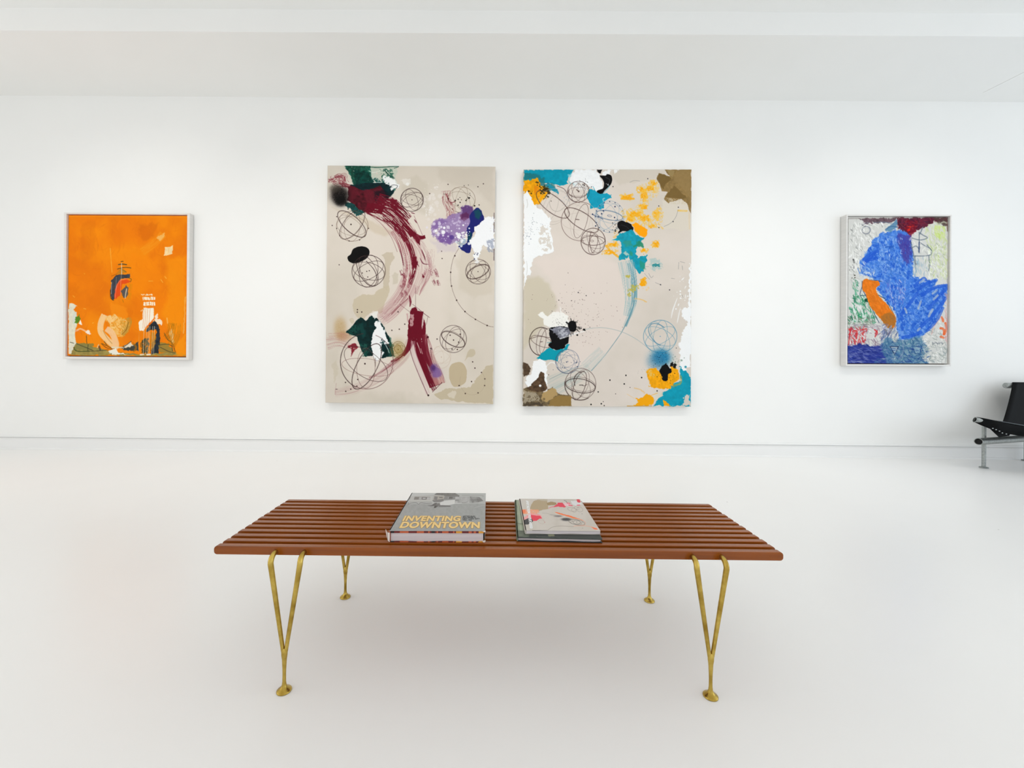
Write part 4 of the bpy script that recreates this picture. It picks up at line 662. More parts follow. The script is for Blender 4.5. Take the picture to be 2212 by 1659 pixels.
# ================================================================== the blue canvas
def paint_blue():
    cv = Canvas([(1829.2, 466), (2050, 468.5), (2050, 788), (1829.2, 785.5)], 310, 446, (212, 212, 208))
    cv.org(1800, 450, 4.607)
    T = cv.T; BLU = [(52, 112, 210), (64, 124, 216), (84, 142, 224), (44, 98, 200), (100, 152, 226)]; DB = [(36, 92, 206), (30, 80, 190), (44, 100, 214), (60, 118, 218)]
    WHs = [(232, 232, 228), (212, 212, 208), (242, 242, 240), (182, 184, 180), (222, 222, 216), (196, 198, 192)]
    P = lambda *a: list(map(tuple, T(list(a))))
    cv.hatch(P((135, 80), (1150, 80), (1150, 1560), (135, 1560)), 900, 20, 6, 60, WHs, 1, 30, .8, thick=.4)
    cv.hatch(P((900, 150), (1150, 130), (1150, 700), (980, 700), (960, 450)), 260, 20, 6, 75, [(214, 220, 182), (204, 214, 160), (222, 224, 200), (190, 204, 140)], 2, 20, .8)
    cv.hatch(P((1000, 170), (1120, 170), (1120, 290), (1040, 300)), 70, 14, 6, 60, [(196, 216, 124), (208, 224, 140)], 3, 25, .85)
    # dark top border
    cv.fill([(240, 88), (640, 88), (600, 130), (330, 140)], (96, 72, 82), .9, 2, 4, 6, dry=.15, tex=.3); cv.fill([(640, 85), (1150, 85), (1140, 120), (1000, 130), (900, 190), (800, 230), (720, 240), (650, 200)], (92, 28, 50), .95, 2, 5, 6, tex=.4)
    cv.fill([(990, 85), (1150, 85), (1150, 180), (1060, 150)], (84, 66, 62), .85, 2, 4, 5, dry=.2); cv.line([(1010, 120), (1060, 150), (1110, 130), (1150, 150)], 14, (196, 200, 176), .8, wob=1.5); cv.line([(1120, 90), (1145, 140), (1150, 220)], 14, (100, 60, 60), .8, wob=1)
    cv.fill([(700, 150), (760, 110), (860, 120), (830, 220), (760, 280), (730, 230)], (132, 20, 40), .85, 2, 5, 6, dry=.2); cv.fill([(735, 180), (770, 170), (775, 210), (745, 225)], (214, 44, 32), .95, 2, 3, 4); cv.line([(770, 190), (800, 170)], 14, (230, 60, 40), .7); cv.line([(670, 210), (760, 130), (830, 110)], 10, (96, 20, 60), .9); cv.line([(660, 130), (750, 140)], 9, (60, 30, 70), .8)
    # big blue body
    body = P((300, 460), (370, 370), (400, 310), (470, 240), (560, 220), (680, 200), (760, 270), (790, 400), (800, 560), (790, 660), (860, 700), (900, 720), (1040, 710), (1000, 790), (1140, 770), (1140, 880), (1100, 1000), (1030, 1130), (960, 1230), (870, 1290), (740, 1310), (660, 1330), (640, 1200), (630, 1060), (560, 960), (480, 860), (430, 790), (460, 740), (400, 690), (270, 640), (270, 540))
    cv.org(0, 0, 1); cv.fill(body, (66, 122, 212), .95, 2, 5, 8, dry=.1, tex=.1); cv.fill(body, (126, 168, 230), .75, 2, 5, 8, dry=.56, ds=4); cv.fill(body, (36, 92, 200), .8, 2, 5, 8, dry=.6, ds=6); cv.hatch(body, 620, 26, 5, 60, BLU+[(130, 170, 224)], 5, 35, .8, thick=.4)
    up = P((330, 440), (420, 320), (560, 240), (740, 300), (780, 420), (790, 640), (640, 720), (460, 700), (300, 620)); cv.fill(up, (128, 172, 230), .7, 6, 5, 8, dry=.46, ds=5); cv.hatch(up, 300, 20, 4, 70, [(120, 164, 226), (90, 146, 224), (70, 130, 218), (146, 182, 226), (60, 116, 206)], 6, 40, .75)
    low = P((640, 900), (800, 780), (900, 740), (1130, 790), (1080, 1000), (960, 1220), (700, 1300), (640, 1150)); cv.fill(low, (30, 84, 204), .85, 5, 5, 8, dry=.35, ds=9); cv.hatch(low, 380, 40, 7, -48, DB, 7, 14, .9, thick=.5)
    cv.hatch(P((800, 860), (1080, 820), (1060, 1050), (860, 1180)), 60, 22, 5, -55, [(150, 170, 200), (120, 156, 214), (180, 188, 196)], 8, 12, .7)
    cv.org(1800, 450, 4.607)
    for p in ([(860, 800), (960, 740), (1035, 715)], [(900, 860), (1020, 790), (1140, 770)], [(960, 1000), (1060, 880), (1145, 800)], [(880, 1190), (1010, 1060), (1130, 900)], [(820, 770), (900, 700), (925, 710)], [(960, 1210), (1040, 1120), (1100, 1000)], [(680, 1060), (760, 960), (840, 850)], [(300, 500), (380, 440), (440, 420)], [(330, 510), (430, 490)], [(280, 570), (350, 500), (410, 440)], [(700, 1290), (800, 1270), (880, 1240)]):
        cv.line(p, 34, (38, 92, 204), .9, wob=1, thick=.5)
    for p in ([(1000, 850), (1040, 820)], [(1010, 910), (1050, 870)], [(960, 1080), (1000, 1010)], [(855, 1000), (880, 930)], [(720, 1000), (735, 1040)], [(850, 1220), (870, 1200)], [(870, 740), (910, 710)]): cv.line(p, 22, (196, 202, 204), .85, wob=1)
    cv.fill([(640, 240), (760, 260), (790, 420), (740, 560), (690, 480), (650, 350)], (76, 64, 150), .75, 4, 6, 6, dry=.25); cv.hatch(P((660, 240), (780, 260), (790, 520), (700, 500)), 70, 22, 4, 75, [(70, 60, 150), (96, 70, 150), (60, 80, 180)], 9, 15, .8)
    cv.fill([(520, 210), (560, 160), (640, 100), (640, 180), (560, 230)], (84, 134, 170), .85, 2, 4, 5, dry=.15); cv.line([(400, 130), (520, 128), (600, 150)], 9, (110, 130, 150), .8); cv.ring(325, 205, 40, 38, 0, 10, (120, 126, 140), .9); cv.line([(285, 160), (310, 140), (350, 130)], 10, (110, 110, 130), .8); cv.line([(520, 200), (580, 170), (640, 180)], 12, (70, 110, 150), .8); cv.line([(520, 380), (600, 370), (560, 390)], 14, (40, 90, 180), .8)
    # grey figure lines right of the blue
    S = (92, 108, 124)
    for p in ([(860, 230), (862, 330), (860, 440)], [(790, 290), (870, 310), (945, 290), (900, 260), (870, 240)], [(790, 390), (830, 370), (860, 400)], [(880, 340), (920, 370), (975, 400), (985, 450), (930, 470), (800, 470)], [(780, 330), (800, 430), (820, 540), (850, 550)], [(900, 180), (870, 250)], [(960, 470), (970, 560), (960, 620)], [(940, 360), (990, 420)], [(820, 470), (830, 600)]): cv.line(p, 11, S, .8, wob=.8)
    cv.line([(862, 330), (860, 430)], 12, (40, 60, 110), .9); cv.hatch(P((800, 480), (950, 480), (950, 660), (800, 660)), 50, 22, 5, 85, [(160, 186, 196), (120, 160, 190), (200, 206, 204)], 10, 10, .7)
    # green, left
    cv.hatch(P((185, 720), (240, 700), (240, 860), (330, 870), (370, 960), (440, 1100), (460, 1140), (140, 1150), (150, 1000), (200, 900)), 190, 20, 6, 65, [(34, 142, 90), (52, 160, 110), (110, 150, 120), (20, 110, 76), (90, 170, 140)], 11, 30, .85, thick=.3)
    cv.fill([(310, 900), (345, 880), (345, 930), (310, 930)], (10, 70, 50), .9, 2, 2, 4); cv.hatch(P((150, 1080), (330, 1080), (440, 1130), (300, 1200), (140, 1200)), 80, 20, 5, 20, [(120, 132, 112), (140, 150, 136), (104, 118, 108)], 12, 30, .8)
    for p in ([(200, 1000), (230, 1080), (240, 1120), (200, 1110), (180, 1150)], [(250, 980), (280, 1010), (300, 1080)], [(320, 1060), (320, 1100), (290, 1110)], [(190, 960), (210, 1040)]): cv.line(p, 15, (226, 232, 230), .9, wob=1, thick=.6)
    cv.line([(195, 500), (205, 530)], 16, (50, 50, 50), .9); cv.splat(190, 570, 18, 30, 8, 4, 9, (80, 80, 84), 8); cv.splat(210, 690, 12, 30, 8, 4, 11, (90, 90, 80), 9); cv.line([(240, 590), (260, 640)], 10, (50, 110, 200), .8)
    for p in ([(290, 760), (265, 860), (330, 858)], [(380, 980), (420, 1070), (460, 1140)], [(540, 930), (580, 1000), (620, 1080)], [(450, 860), (520, 900)], [(310, 705), (400, 710), (480, 725)], [(285, 720), (290, 800), (330, 880)]): cv.line(p, 9, (30, 60, 90), .8)
    # orange boot
    cv.fill([(290, 720), (320, 700), (380, 710), (450, 725), (465, 760), (430, 790), (440, 850), (480, 900), (540, 960), (600, 1040), (630, 1100), (620, 1160), (590, 1200), (540, 1180), (500, 1130), (450, 1080), (380, 990), (345, 920), (320, 850), (290, 790)], (226, 124, 30), 1, 1, 2, 6, tex=.1, sm=True, thick=.5)
    cv.hatch(P((300, 730), (440, 740), (430, 820), (560, 1000), (600, 1080), (520, 1100), (360, 930)), 130, 22, 4, 60, [(238, 138, 36), (214, 108, 22), (244, 150, 60), (228, 120, 26)], 13, 20, .7)
    cv.fill([(470, 1080), (560, 1030), (625, 1080), (622, 1160), (590, 1195), (540, 1185), (500, 1140)], (170, 112, 46), .85, 3, 4, 5, dry=.2); cv.hatch(P((500, 1060), (620, 1070), (620, 1180), (540, 1190)), 60, 18, 4, 60, [(176, 116, 50), (150, 104, 60), (190, 126, 46)], 14, 25, .8); cv.line([(520, 1210), (550, 1260), (590, 1200)], 22, (76, 74, 84), .85, wob=2)
    # red passage, lower left
    cv.hatch(P((140, 1150), (480, 1150), (480, 1400), (140, 1400)), 150, 20, 6, 30, [(176, 166, 172), (150, 140, 160), (196, 190, 192), (134, 110, 130)], 15, 40, .85); cv.hatch(P((150, 1190), (340, 1190), (310, 1340), (160, 1380)), 75, 16, 6, 80, [(196, 44, 52), (214, 70, 70), (176, 40, 60)], 16, 30, .85)
    for p in ([(190, 1230), (230, 1220), (225, 1300)], [(190, 1290), (230, 1330)], [(280, 1210), (330, 1200)], [(290, 1290), (300, 1330), (320, 1310)], [(415, 1210), (440, 1240), (420, 1280)], [(440, 1220), (420, 1250)], [(170, 1200), (150, 1360)]): cv.line(p, 14, (206, 40, 46), .9, wob=1)
    cv.line([(320, 1240), (310, 1290)], 18, (216, 214, 218), .9)
    cv.hatch(P((480, 1130), (640, 1200), (660, 1340), (480, 1340)), 90, 24, 5, -70, [(120, 120, 170), (90, 110, 160), (170, 176, 190), (60, 84, 130)], 17, 20, .8)
    # dark blue ground
    low2 = P((135, 1370), (300, 1350), (420, 1380), (520, 1350), (600, 1440), (560, 1500), (700, 1560), (135, 1560)); cv.org(0, 0, 1); cv.fill(low2, (40, 56, 140), .9, 3, 5, 8, dry=.12); cv.hatch(low2, 260, 30, 6, 12, [(34, 50, 140), (46, 66, 158), (60, 70, 150), (90, 100, 170), (30, 44, 120)], 18, 20, .85, thick=.3)
    cv.org(1800, 450, 4.607); mid = P((480, 1380), (540, 1290), (700, 1320), (880, 1280), (960, 1400), (900, 1480), (960, 1560), (540, 1560)); cv.org(0, 0, 1); cv.fill(mid, (96, 140, 166), .75, 5, 6, 8, dry=.25); cv.hatch(mid, 260, 26, 6, 20, [(70, 120, 150), (56, 98, 140), (110, 150, 170), (40, 80, 130), (90, 130, 170)], 19, 50, .85); cv.org(1800, 450, 4.607)
    cv.fill([(570, 1380), (655, 1380), (620, 1465)], (180, 194, 200), .9, 1, 2, 4); cv.line([(570, 1380), (655, 1382), (620, 1465), (572, 1382)], 11, (30, 50, 90), .95, sm=False); cv.fill([(800, 1380), (885, 1380), (870, 1450), (830, 1450)], (150, 176, 190), .85, 1, 2, 4); cv.line([(790, 1380), (890, 1380), (875, 1450), (825, 1455), (800, 1385)], 10, (40, 80, 130), .95, sm=False)
    cv.hatch(P((520, 1400), (960, 1380), (960, 1560), (400, 1560)), 110, 26, 6, 10, [(36, 66, 140), (80, 130, 170), (160, 180, 190), (50, 90, 150)], 41, 25, .8)
    cv.hatch(P((140, 1390), (480, 1390), (480, 1540), (140, 1540)), 50, 20, 5, 10, [(140, 150, 190), (110, 120, 180)], 42, 15, .8)
    cv.hatch(P((420, 280), (700, 280), (760, 640), (460, 660)), 70, 16, 5, 75, [(176, 200, 234), (196, 212, 236), (150, 186, 232)], 43, 30, .85, thick=.5); cv.hatch(P((480, 720), (740, 700), (700, 1000), (600, 980)), 80, 16, 5, 80, [(170, 180, 224), (150, 170, 220), (200, 200, 226), (110, 120, 200)], 44, 25, .85, thick=.5)
    cv.hatch(P((150, 130), (520, 140), (300, 420), (240, 640), (150, 660)), 130, 18, 5, 65, [(250, 250, 248), (244, 244, 240), (150, 152, 150)], 45, 30, .9, thick=.5); cv.hatch(P((880, 400), (1140, 300), (1140, 700), (960, 700)), 90, 18, 5, 75, [(244, 246, 236), (236, 240, 224), (168, 180, 150)], 46, 25, .85, thick=.5)
    cv.hatch(P((900, 1260), (1000, 1200), (1130, 1240), (1140, 1540), (920, 1540)), 120, 18, 5, 50, [(246, 246, 242), (232, 230, 222), (150, 160, 156)], 47, 45, .85, thick=.5); cv.hatch(P((640, 120), (1000, 95), (860, 180), (760, 240)), 60, 22, 5, -20, [(70, 16, 50), (120, 30, 50), (60, 30, 60), (150, 60, 70)], 48, 40, .8)
    cv.hatch(P((270, 480), (430, 640), (400, 700), (260, 660)), 60, 18, 5, 60, [(226, 232, 236), (120, 160, 216), (200, 212, 224)], 49, 30, .85)
    cv.line([(700, 1350), (705, 1440), (670, 1490)], 8, (140, 150, 180), .8); cv.hatch(P((590, 1230), (660, 1210), (650, 1330), (600, 1330)), 26, 14, 5, 70, [(220, 216, 200), (170, 176, 180)], 20, 20, .85)
    # orange shapes at the lower right
    for p in ([(1095, 1090), (1110, 1130)], [(1080, 1200), (1110, 1210), (1120, 1260)], [(1130, 1150), (1140, 1210), (1115, 1260)], [(1085, 1285), (1110, 1295)]): cv.line(p, 24, (232, 102, 50), .95, wob=1.2)
    cv.line([(990, 1260), (1020, 1180), (1080, 1100)], 8, (226, 150, 140), .6); cv.line([(1150, 1120), (1155, 1260), (1120, 1300)], 8, (232, 120, 100), .6); cv.hatch(P((1130, 860), (1155, 860), (1155, 1340), (1130, 1340)), 40, 20, 5, 85, [(206, 150, 150), (220, 180, 180)], 21, 10, .7)
    # pencilled scribble
    for k in range(7): x = 1000+k*16; cv.line([(x, 1340+(k % 2)*6), (x+6, 1362-(k % 3)*8), (x+12, 1350)], 5, (60, 70, 90), .8)
    cv.hatch(P((900, 1380), (1150, 1380), (1150, 1550), (900, 1550)), 70, 22, 4, 40, [(160, 170, 166), (130, 146, 150), (206, 208, 200)], 22, 50, .7)
    cv.line([(140, 90), (138, 800), (140, 1555)], 7, (100, 92, 86), .8); cv.line([(140, 88), (700, 88), (1150, 88)], 6, (90, 70, 66), .7)
    return cv


# ================================================================== the room
XL, XR, YN = -6.2, 7.4, -5.0
def struct(o): o['kind'] = 'structure'; return o
def slab(name, m, boxes, bevel=0):
    mb = MB(); [mb.box(*b) for b in boxes]; return struct(mb.build(name, m, bevel=bevel))
slab('floor', M_FLOOR, [(XL-.2, XR+.2, YN-.2, WALL_Y+.2, -.2, 0)])
slab('ceiling', M_CEIL, [(XL-.2, XR+.2, YN-.2, SOFFIT_Y, CEIL_Z, CEIL_Z+.2)])
slab('trim_1', M_CEIL, [(XL-.2, XR+.2, SOFFIT_Y, WALL_Y+.2, SOFFIT_Z, CEIL_Z+.2)])       # dropped soffit along the far wall
slab('wall_far', M_WALL, [(XL-.2, XR+.2, WALL_Y, WALL_Y+.2, 0, SOFFIT_Z)])
# window openings: right-hand window; unseen shop front and left one added for light
WX0, WX1, WZ0, WZ1 = -4.6, 5.6, .05, 3.1
slab('wall_near', M_WALL, [(XL-.2, WX0, YN-.2, YN, 0, CEIL_Z), (WX1, XR+.2, YN-.2, YN, 0, CEIL_Z), (WX0, WX1, YN-.2, YN, 0, WZ0), (WX0, WX1, YN-.2, YN, WZ1, CEIL_Z)])
RY0, RY1, RZ0, RZ1 = -3.4, 2.6, .05, 3.0
slab('wall_left', M_WALL, [(XL-.2, XL, YN, RY0, 0, CEIL_Z), (XL-.2, XL, RY1, WALL_Y, 0, CEIL_Z), (XL-.2, XL, RY0, RY1, 0, RZ0), (XL-.2, XL, RY0, RY1, RZ1, CEIL_Z)])
slab('wall_right', M_WALL, [(XR, XR+.2, YN, RY0, 0, CEIL_Z), (XR, XR+.2, RY1, WALL_Y, 0, CEIL_Z), (XR, XR+.2, RY0, RY1, 0, RZ0), (XR, XR+.2, RY0, RY1, RZ1, CEIL_Z)])
slab('added_window_1', M_TRIM, [(x-.03, x+.03, YN-.12, YN-.06, WZ0, WZ1) for x in (WX0+.03, -2.05, .5, 3.05, WX1-.03)]+[(WX0, WX1, YN-.12, YN-.06, z-.03, z+.03) for z in (WZ0+.03, WZ1-.03)])  # frame of the added shop front
slab('window_2', M_TRIM, [(XR+.06, XR+.12, y-.03, y+.03, RZ0, RZ1) for y in (RY0+.03, -1.4, .6, RY1-.03)]+[(XR+.06, XR+.12, RY0, RY1, z-.03, z+.03) for z in (RZ0+.03, RZ1-.03)])
slab('added_window_3', M_TRIM, [(XL-.12, XL-.06, y-.03, y+.03, RZ0, RZ1) for y in (RY0+.03, -1.4, .6, RY1-.03)]+[(XL-.12, XL-.06, RY0, RY1, z-.03, z+.03) for z in (RZ0+.03, RZ1-.03)])  # frame of the added left-hand window
# baseboard of the far wall: moulded profile with a groove near its top and a bead on the floor
y = WALL_Y
prof = [(y, 0), (y-.026, 0), (y-.026, .006), (y-.023, .012), (y-.0165, .016), (y-.0155, .018), (y-.0155, .098), (y-.019, .101), (y-.0205, .106), (y-.019, .1085), (y-.006, .1095), (y-.006, .1145), (y-.016, .116), (y-.0165, .122), (y-.013, .129), (y, .132)]
mb = MB(); mb.prism(prof, 'x', XL, XR); struct(mb.build('baseboard_far', M_TRIM))
slab('baseboard_left', M_TRIM, [(XL, XL+.018, RY1, WALL_Y-.03, 0, .13)]); slab('baseboard_right', M_TRIM, [(XR-.018, XR, RY1, WALL_Y-.03, 0, .13)])
# hairline seam strip on the soffit, far right
a = onz(2124, 200, SOFFIT_Z); b = onz(2216, 154, SOFFIT_Z); dx = .0035
mb = MB(); mb.add([(a[0]-dx, a[1], SOFFIT_Z-.003), (a[0]+dx, a[1], SOFFIT_Z-.003), (b[0]+dx, b[1], SOFFIT_Z-.003), (b[0]-dx, b[1], SOFFIT_Z-.003),
                   (a[0]-dx, a[1], SOFFIT_Z), (a[0]+dx, a[1], SOFFIT_Z), (b[0]+dx, b[1], SOFFIT_Z), (b[0]-dx, b[1], SOFFIT_Z)], [(0, 1, 2, 3), (4, 7, 6, 5), (0, 4, 5, 1), (1, 5, 6, 2), (2, 6, 7, 3), (3, 7, 4, 0)])
struct(mb.build('trim_2', M_TRIM))

# ================================================================== paintings on the wall
def rect(corners, yp):
    P = [ony(px, py, yp) for px, py in corners]; TL, TR, BR, BL = P; c = sum(P)/4
    w = (np.linalg.norm(TR-TL)+np.linalg.norm(BR-BL))/2; h = (np.linalg.norm(TL-BL)+np.linalg.norm(TR-BR))/2
    t = (TR-TL+BR-BL)/2; s_ = (TL-BL+TR-BR)/2; ang = (math.atan2(t[2], t[0])+math.atan2(-s_[0], s_[2]))/2
    return c, w, h, ang
GAP = .004   # hung just clear of the plaster
def hang(name, corners, depth, label, group=None):
    c, w, h, ang = rect(corners, WALL_Y-depth-GAP)
    e = empty(name, (c[0]+math.sin(ang)*h/2, WALL_Y-GAP, c[2]-math.cos(ang)*h/2), 0, -ang)
    tag(e, label, 'painting', group); return e, w, h
def stretched(corners, cv, depth, label):
    e, w, h = hang('abstract_painting', corners, depth, label, 'pair of large unframed canvases')
    canvas_mesh('canvas', cv, w, h, depth, M_CANVAS, e)
    mb = MB(); t = .05
    for b in ((-w/2+.012, -w/2+t, -.02, .003, .012, h-.012), (w/2-t, w/2-.012, -.02, .003, .012, h-.012), (-w/2+t, w/2-t, -.02, .003, .012, t), (-w/2+t, w/2-t, -.02, .003, h-t, h-.012)): mb.box(*b)
    mb.build('stretcher_frame', M_BACKER, e)
stretched([(706.6, 356.8), (1070, 361), (1066, 873.3), (704.1, 869.5)], paint_maroon(), .06, 'large unframed canvas with a maroon sweep, dark green patches and wiry spheres')
stretched([(1129.5, 365.3), (1493, 367), (1493, 879.5), (1130.7, 877)], paint_turquoise(), .06, 'large unframed canvas splashed with turquoise, yellow and black paint')
def framed(corners, inner, cv, depth, m, label, tr=.003):
    e, w, h = hang('framed_painting', corners, depth, label, None)
    l, r, t, b = inner      # widths of the frame's front face at each side
    mb = MB()
    for q in ((-w/2, -w/2+l, -depth, 0, 0, h), (w/2-r, w/2, -depth, 0, 0, h), (-w/2+l, w/2-r, -depth, 0, 0, b), (-w/2+l, w/2-r, -depth, 0, h-t, h)): mb.box(*q)
    mb.build('frame', m, e, bevel=.0015)
    mb = MB(); mb.box(-w/2+l-.001, w/2-r+.001, -.012, -.002, b-.001, h-t+.001); mb.build('backing_board', M_BACKER, e)
    g = .008; cw = w-l-r-2*g; ch = h-t-b-2*g
    o = canvas_mesh('canvas', cv, cw, ch, depth-.014-.012, M_OIL, e, .003, gain=.98, gamma=1.06)
    o.location = ((l-r)/2, -.012, b+g)
framed([(136.2, 457), (408.5, 462), (408.5, 779), (138, 774)], (.022, .024, .014, .024), paint_orange(), .05, M_FRAME, 'orange abstract painting in a pale wooden frame, leftmost on the wall')
framed([(1828, 462.3), (2055.3, 464.6), (2055.3, 791), (1828, 790)], (.013, .013, .013, .015), paint_blue(), .065, M_FRAMEB, 'blue abstract painting with an orange boot shape in a thin white frame')

# ================================================================== slatted bench
bench = tag(empty('slatted_bench', (.006, 1.305, 0)), 'long low bench of reddish-brown wooden slats on brass hairpin legs', 'bench')
SL, SW, SH, D = 1.521, .0185, .0225, .386
def rounded(x0, x1, z0, z1, r, k=5):
    P = []
    for cx, cz, a0 in ((x1-r, z1-r, 0), (x0+r, z1-r, 90), (x0+r, z0+r, 180), (x1-r, z0+r, 270)):
        P += [(cx+r*math.cos(math.radians(a0+90*i/k)), cz+r*math.sin(math.radians(a0+90*i/k))) for i in range(k+1)]
    return P
first = None
for i in range(12):
    yc = -D/2+SW/2+i*(D-SW)/11
    if first is None:
        mb = MB(); mb.prism(rounded(-SL/2, SL/2, -SH, 0, .0085), 'y', -SW/2, SW/2)
        o = first = mb.build('slat', M_WOOD, bench, bevel=.0014)
    else: o = first.copy(); link(o, bench)
    o.location = ((i % 3-1)*.0008, yc, BENCH_Z)
for x in (-.557, 0, .557):
    mb = MB(); mb.box(x-.02, x+.02, -D/2+SW+.002, D/2-SW-.002, BENCH_Z-SH+.0015, BENCH_Z-SH+.009); mb.build('cross_rail', M_WOOD, bench, bevel=.002)
def leg(x0, side):      # side -1 front, +1 back; two arms meet in a stem with a flared foot
    mb = MB(); yf = side*D/2; yk = side*.2185; zt = BENCH_Z-.0135
    for s in (-1, 1):
        pts = [(x0+s*.0385, yf-side*.014, zt), (x0+s*.0385, yf+side*.004, zt)]
        for k in range(1, 7):
            a = k/6*math.pi/2; pts.append((x0+s*.0385, yf+side*(.004+.0215*math.sin(a)), zt-.020*(1-math.cos(a))))
        pts += [(x0+s*(.0385-(.0385-.0035)*t), yk+side*0, zt-.020-(zt-.020-.103)*t) for t in (.12, .3, .5, .7, .86, 1)]
        rr = [.0062, .0066]+[.0068+.0004*k/6 for k in range(1, 7)]+[.0068, .0064, .006, .0056, .0052, .005]
        mb.tube(pts, rr, 16, sq=(1, 1))
    mb.tube([(x0, yk, .113), (x0, yk, .104), (x0, yk, .094), (x0, yk, .085), (x0, yk, .07)], [.0045, .0078, .0076, .0062, .0052], 16, sq=(1, 1))
    mb.lathe((x0, yk, 0), [(.0168, 0), (.0185, .0012), (.0185, .003), (.017, .0048), (.012, .0075), (.0082, .0115), (.0056, .017), (.0046, .026), (.0044, .045), (.0048, .06), (.0056, .074)])
    o = mb.build('leg', M_BRASS, bench, smooth=True)
for x0 in (-.556, .556):
    for s in (-1, 1): leg(x0, s)

# ================================================================== books
def book_root(name, ctr, rz, label): return tag(empty(name, ctr, rz), label, 'book')
# cover prints -------------------------------------------------
def cover_downtown():
    cv = Canvas([(887, 1064.8), (1048.6, 1065), (1048, 1147), (845, 1144)], 300, 240, (150, 156, 158))
    cv.org(860, 1055, 11.06); G = lambda k: (k, k, k)
    cv.fill([(250, 90), (2120, 90), (2100, 380), (200, 400)], (176, 178, 176), 1, .6, .3, 4); cv.fill([(-100, 380), (2120, 360), (2100, 1050), (-200, 1000)], (152, 154, 153), 1, 3, .5, 8, tex=.06)
    cv.fill([(300, 100), (900, 95), (840, 150), (300, 190)], (190, 192, 190), 1, .6, .2, 4); cv.fill([(280, 185), (800, 180), (790, 320), (230, 325)], (184, 184, 180), 1, .5, .2, 4)
    cv.fill([(370, 200), (740, 205), (735, 268), (355, 272)], (126, 124, 120), 1, .4, .1, 3); cv.fill([(480, 210), (540, 210), (535, 265), (470, 265)], G(170), 1, .3, 0); cv.fill([(665, 215), (735, 215), (730, 266), (655, 266)], G(176), 1, .3, 0); cv.fill([(550, 215), (650, 215), (645, 265), (545, 265)], G(96), 1, .3, 0); cv.fill([(560, 225), (635, 225), (632, 250), (560, 250)], G(188), 1, .3, 0)
    cv.line([(240, 340), (230, 380), (300, 350), (420, 345), (470, 380), (520, 345), (600, 350), (680, 360), (780, 350)], 12, G(80), .8, wob=.5); cv.line([(250, 325), (780, 322)], 7, G(110), .8); cv.line([(270, 210), (250, 265)], 22, G(110), .8)
    cv.fill([(900, 100), (1180, 98), (1330, 110), (1440, 165), (1430, 200), (1080, 190), (1060, 170), (830, 150)], (108, 108, 106), 1, .6, .4, 4, tex=.2); cv.fill([(830, 170), (1080, 180), (1060, 320), (800, 300)], (166, 162, 154), 1, .4, .3, 3); cv.fill([(840, 190), (920, 200), (900, 280), (830, 270)], G(120), 1, .4, .3, 3); cv.fill([(950, 205), (1040, 205), (1030, 230), (960, 230)], G(96), .9, .4, .2); cv.fill([(780, 290), (1060, 250), (1060, 330), (840, 330)], G(112), .9, .5, .6, 2)
    cv.fill([(1080, 195), (1330, 190), (1340, 270), (1060, 280)], G(128), 1, .4, .3, 3); cv.fill([(1180, 205), (1280, 205), (1270, 245), (1180, 245)], G(80), .9, .3, 0); cv.line([(1180, 210), (1170, 240)], 16, G(180), .9)
    cv.fill([(1340, 200), (1680, 195), (1690, 340), (1330, 345)], G(166), 1, .4, .3, 4, tex=.1); cv.line([(1360, 232), (1420, 232)], 18, G(190)); cv.line([(1345, 285), (1420, 285)], 16, G(80)); cv.fill([(1690, 190), (1900, 200), (1980, 240), (2020, 300), (1900, 335), (1690, 345)], G(134), 1, .8, .8, 3, tex=.3); cv.fill([(1860, 250), (1960, 240), (2030, 300), (1900, 330)], G(104), .8, 1, .8, 3); cv.line([(1400, 330), (1560, 345), (1640, 320)], 12, G(90), .8, wob=.6); cv.line([(1500, 165), (1980, 165), (2010, 200)], 10, G(120), .8); cv.fill([(1330, 345), (1500, 340), (1500, 360), (1330, 365)], G(196), .9, .3, .1)
    cv.fill([(2000, 240), (2090, 230), (2090, 380), (1900, 360), (2040, 320)], G(176), .9, 1, .5, 4); cv.line([(1800, 470), (1950, 430), (2090, 400)], 18, G(182), .6)
    cv.fill([(985, 330), (1080, 300), (1335, 270), (1330, 370), (1180, 405), (980, 400)], (206, 206, 204), 1, .4, .2, 4)
    cv.fill([(680, 410), (780, 405), (850, 350), (900, 345), (960, 400), (920, 440), (860, 470), (830, 465), (850, 420), (760, 425)], G(92), 1, .4, .4, 2); cv.fill([(950, 405), (1180, 410), (1230, 420), (1240, 440), (1150, 440), (950, 440)], G(96), .95, .4, .3, 2); cv.fill([(880, 370), (960, 350), (990, 400), (900, 410)], G(110), 1, .4, .3); cv.line([(900, 430), (960, 450), (1120, 455)], 8, G(110), .7); cv.fill([(840, 440), (900, 420), (890, 460), (850, 470)], G(44), 1, .3, .2)
    return cv
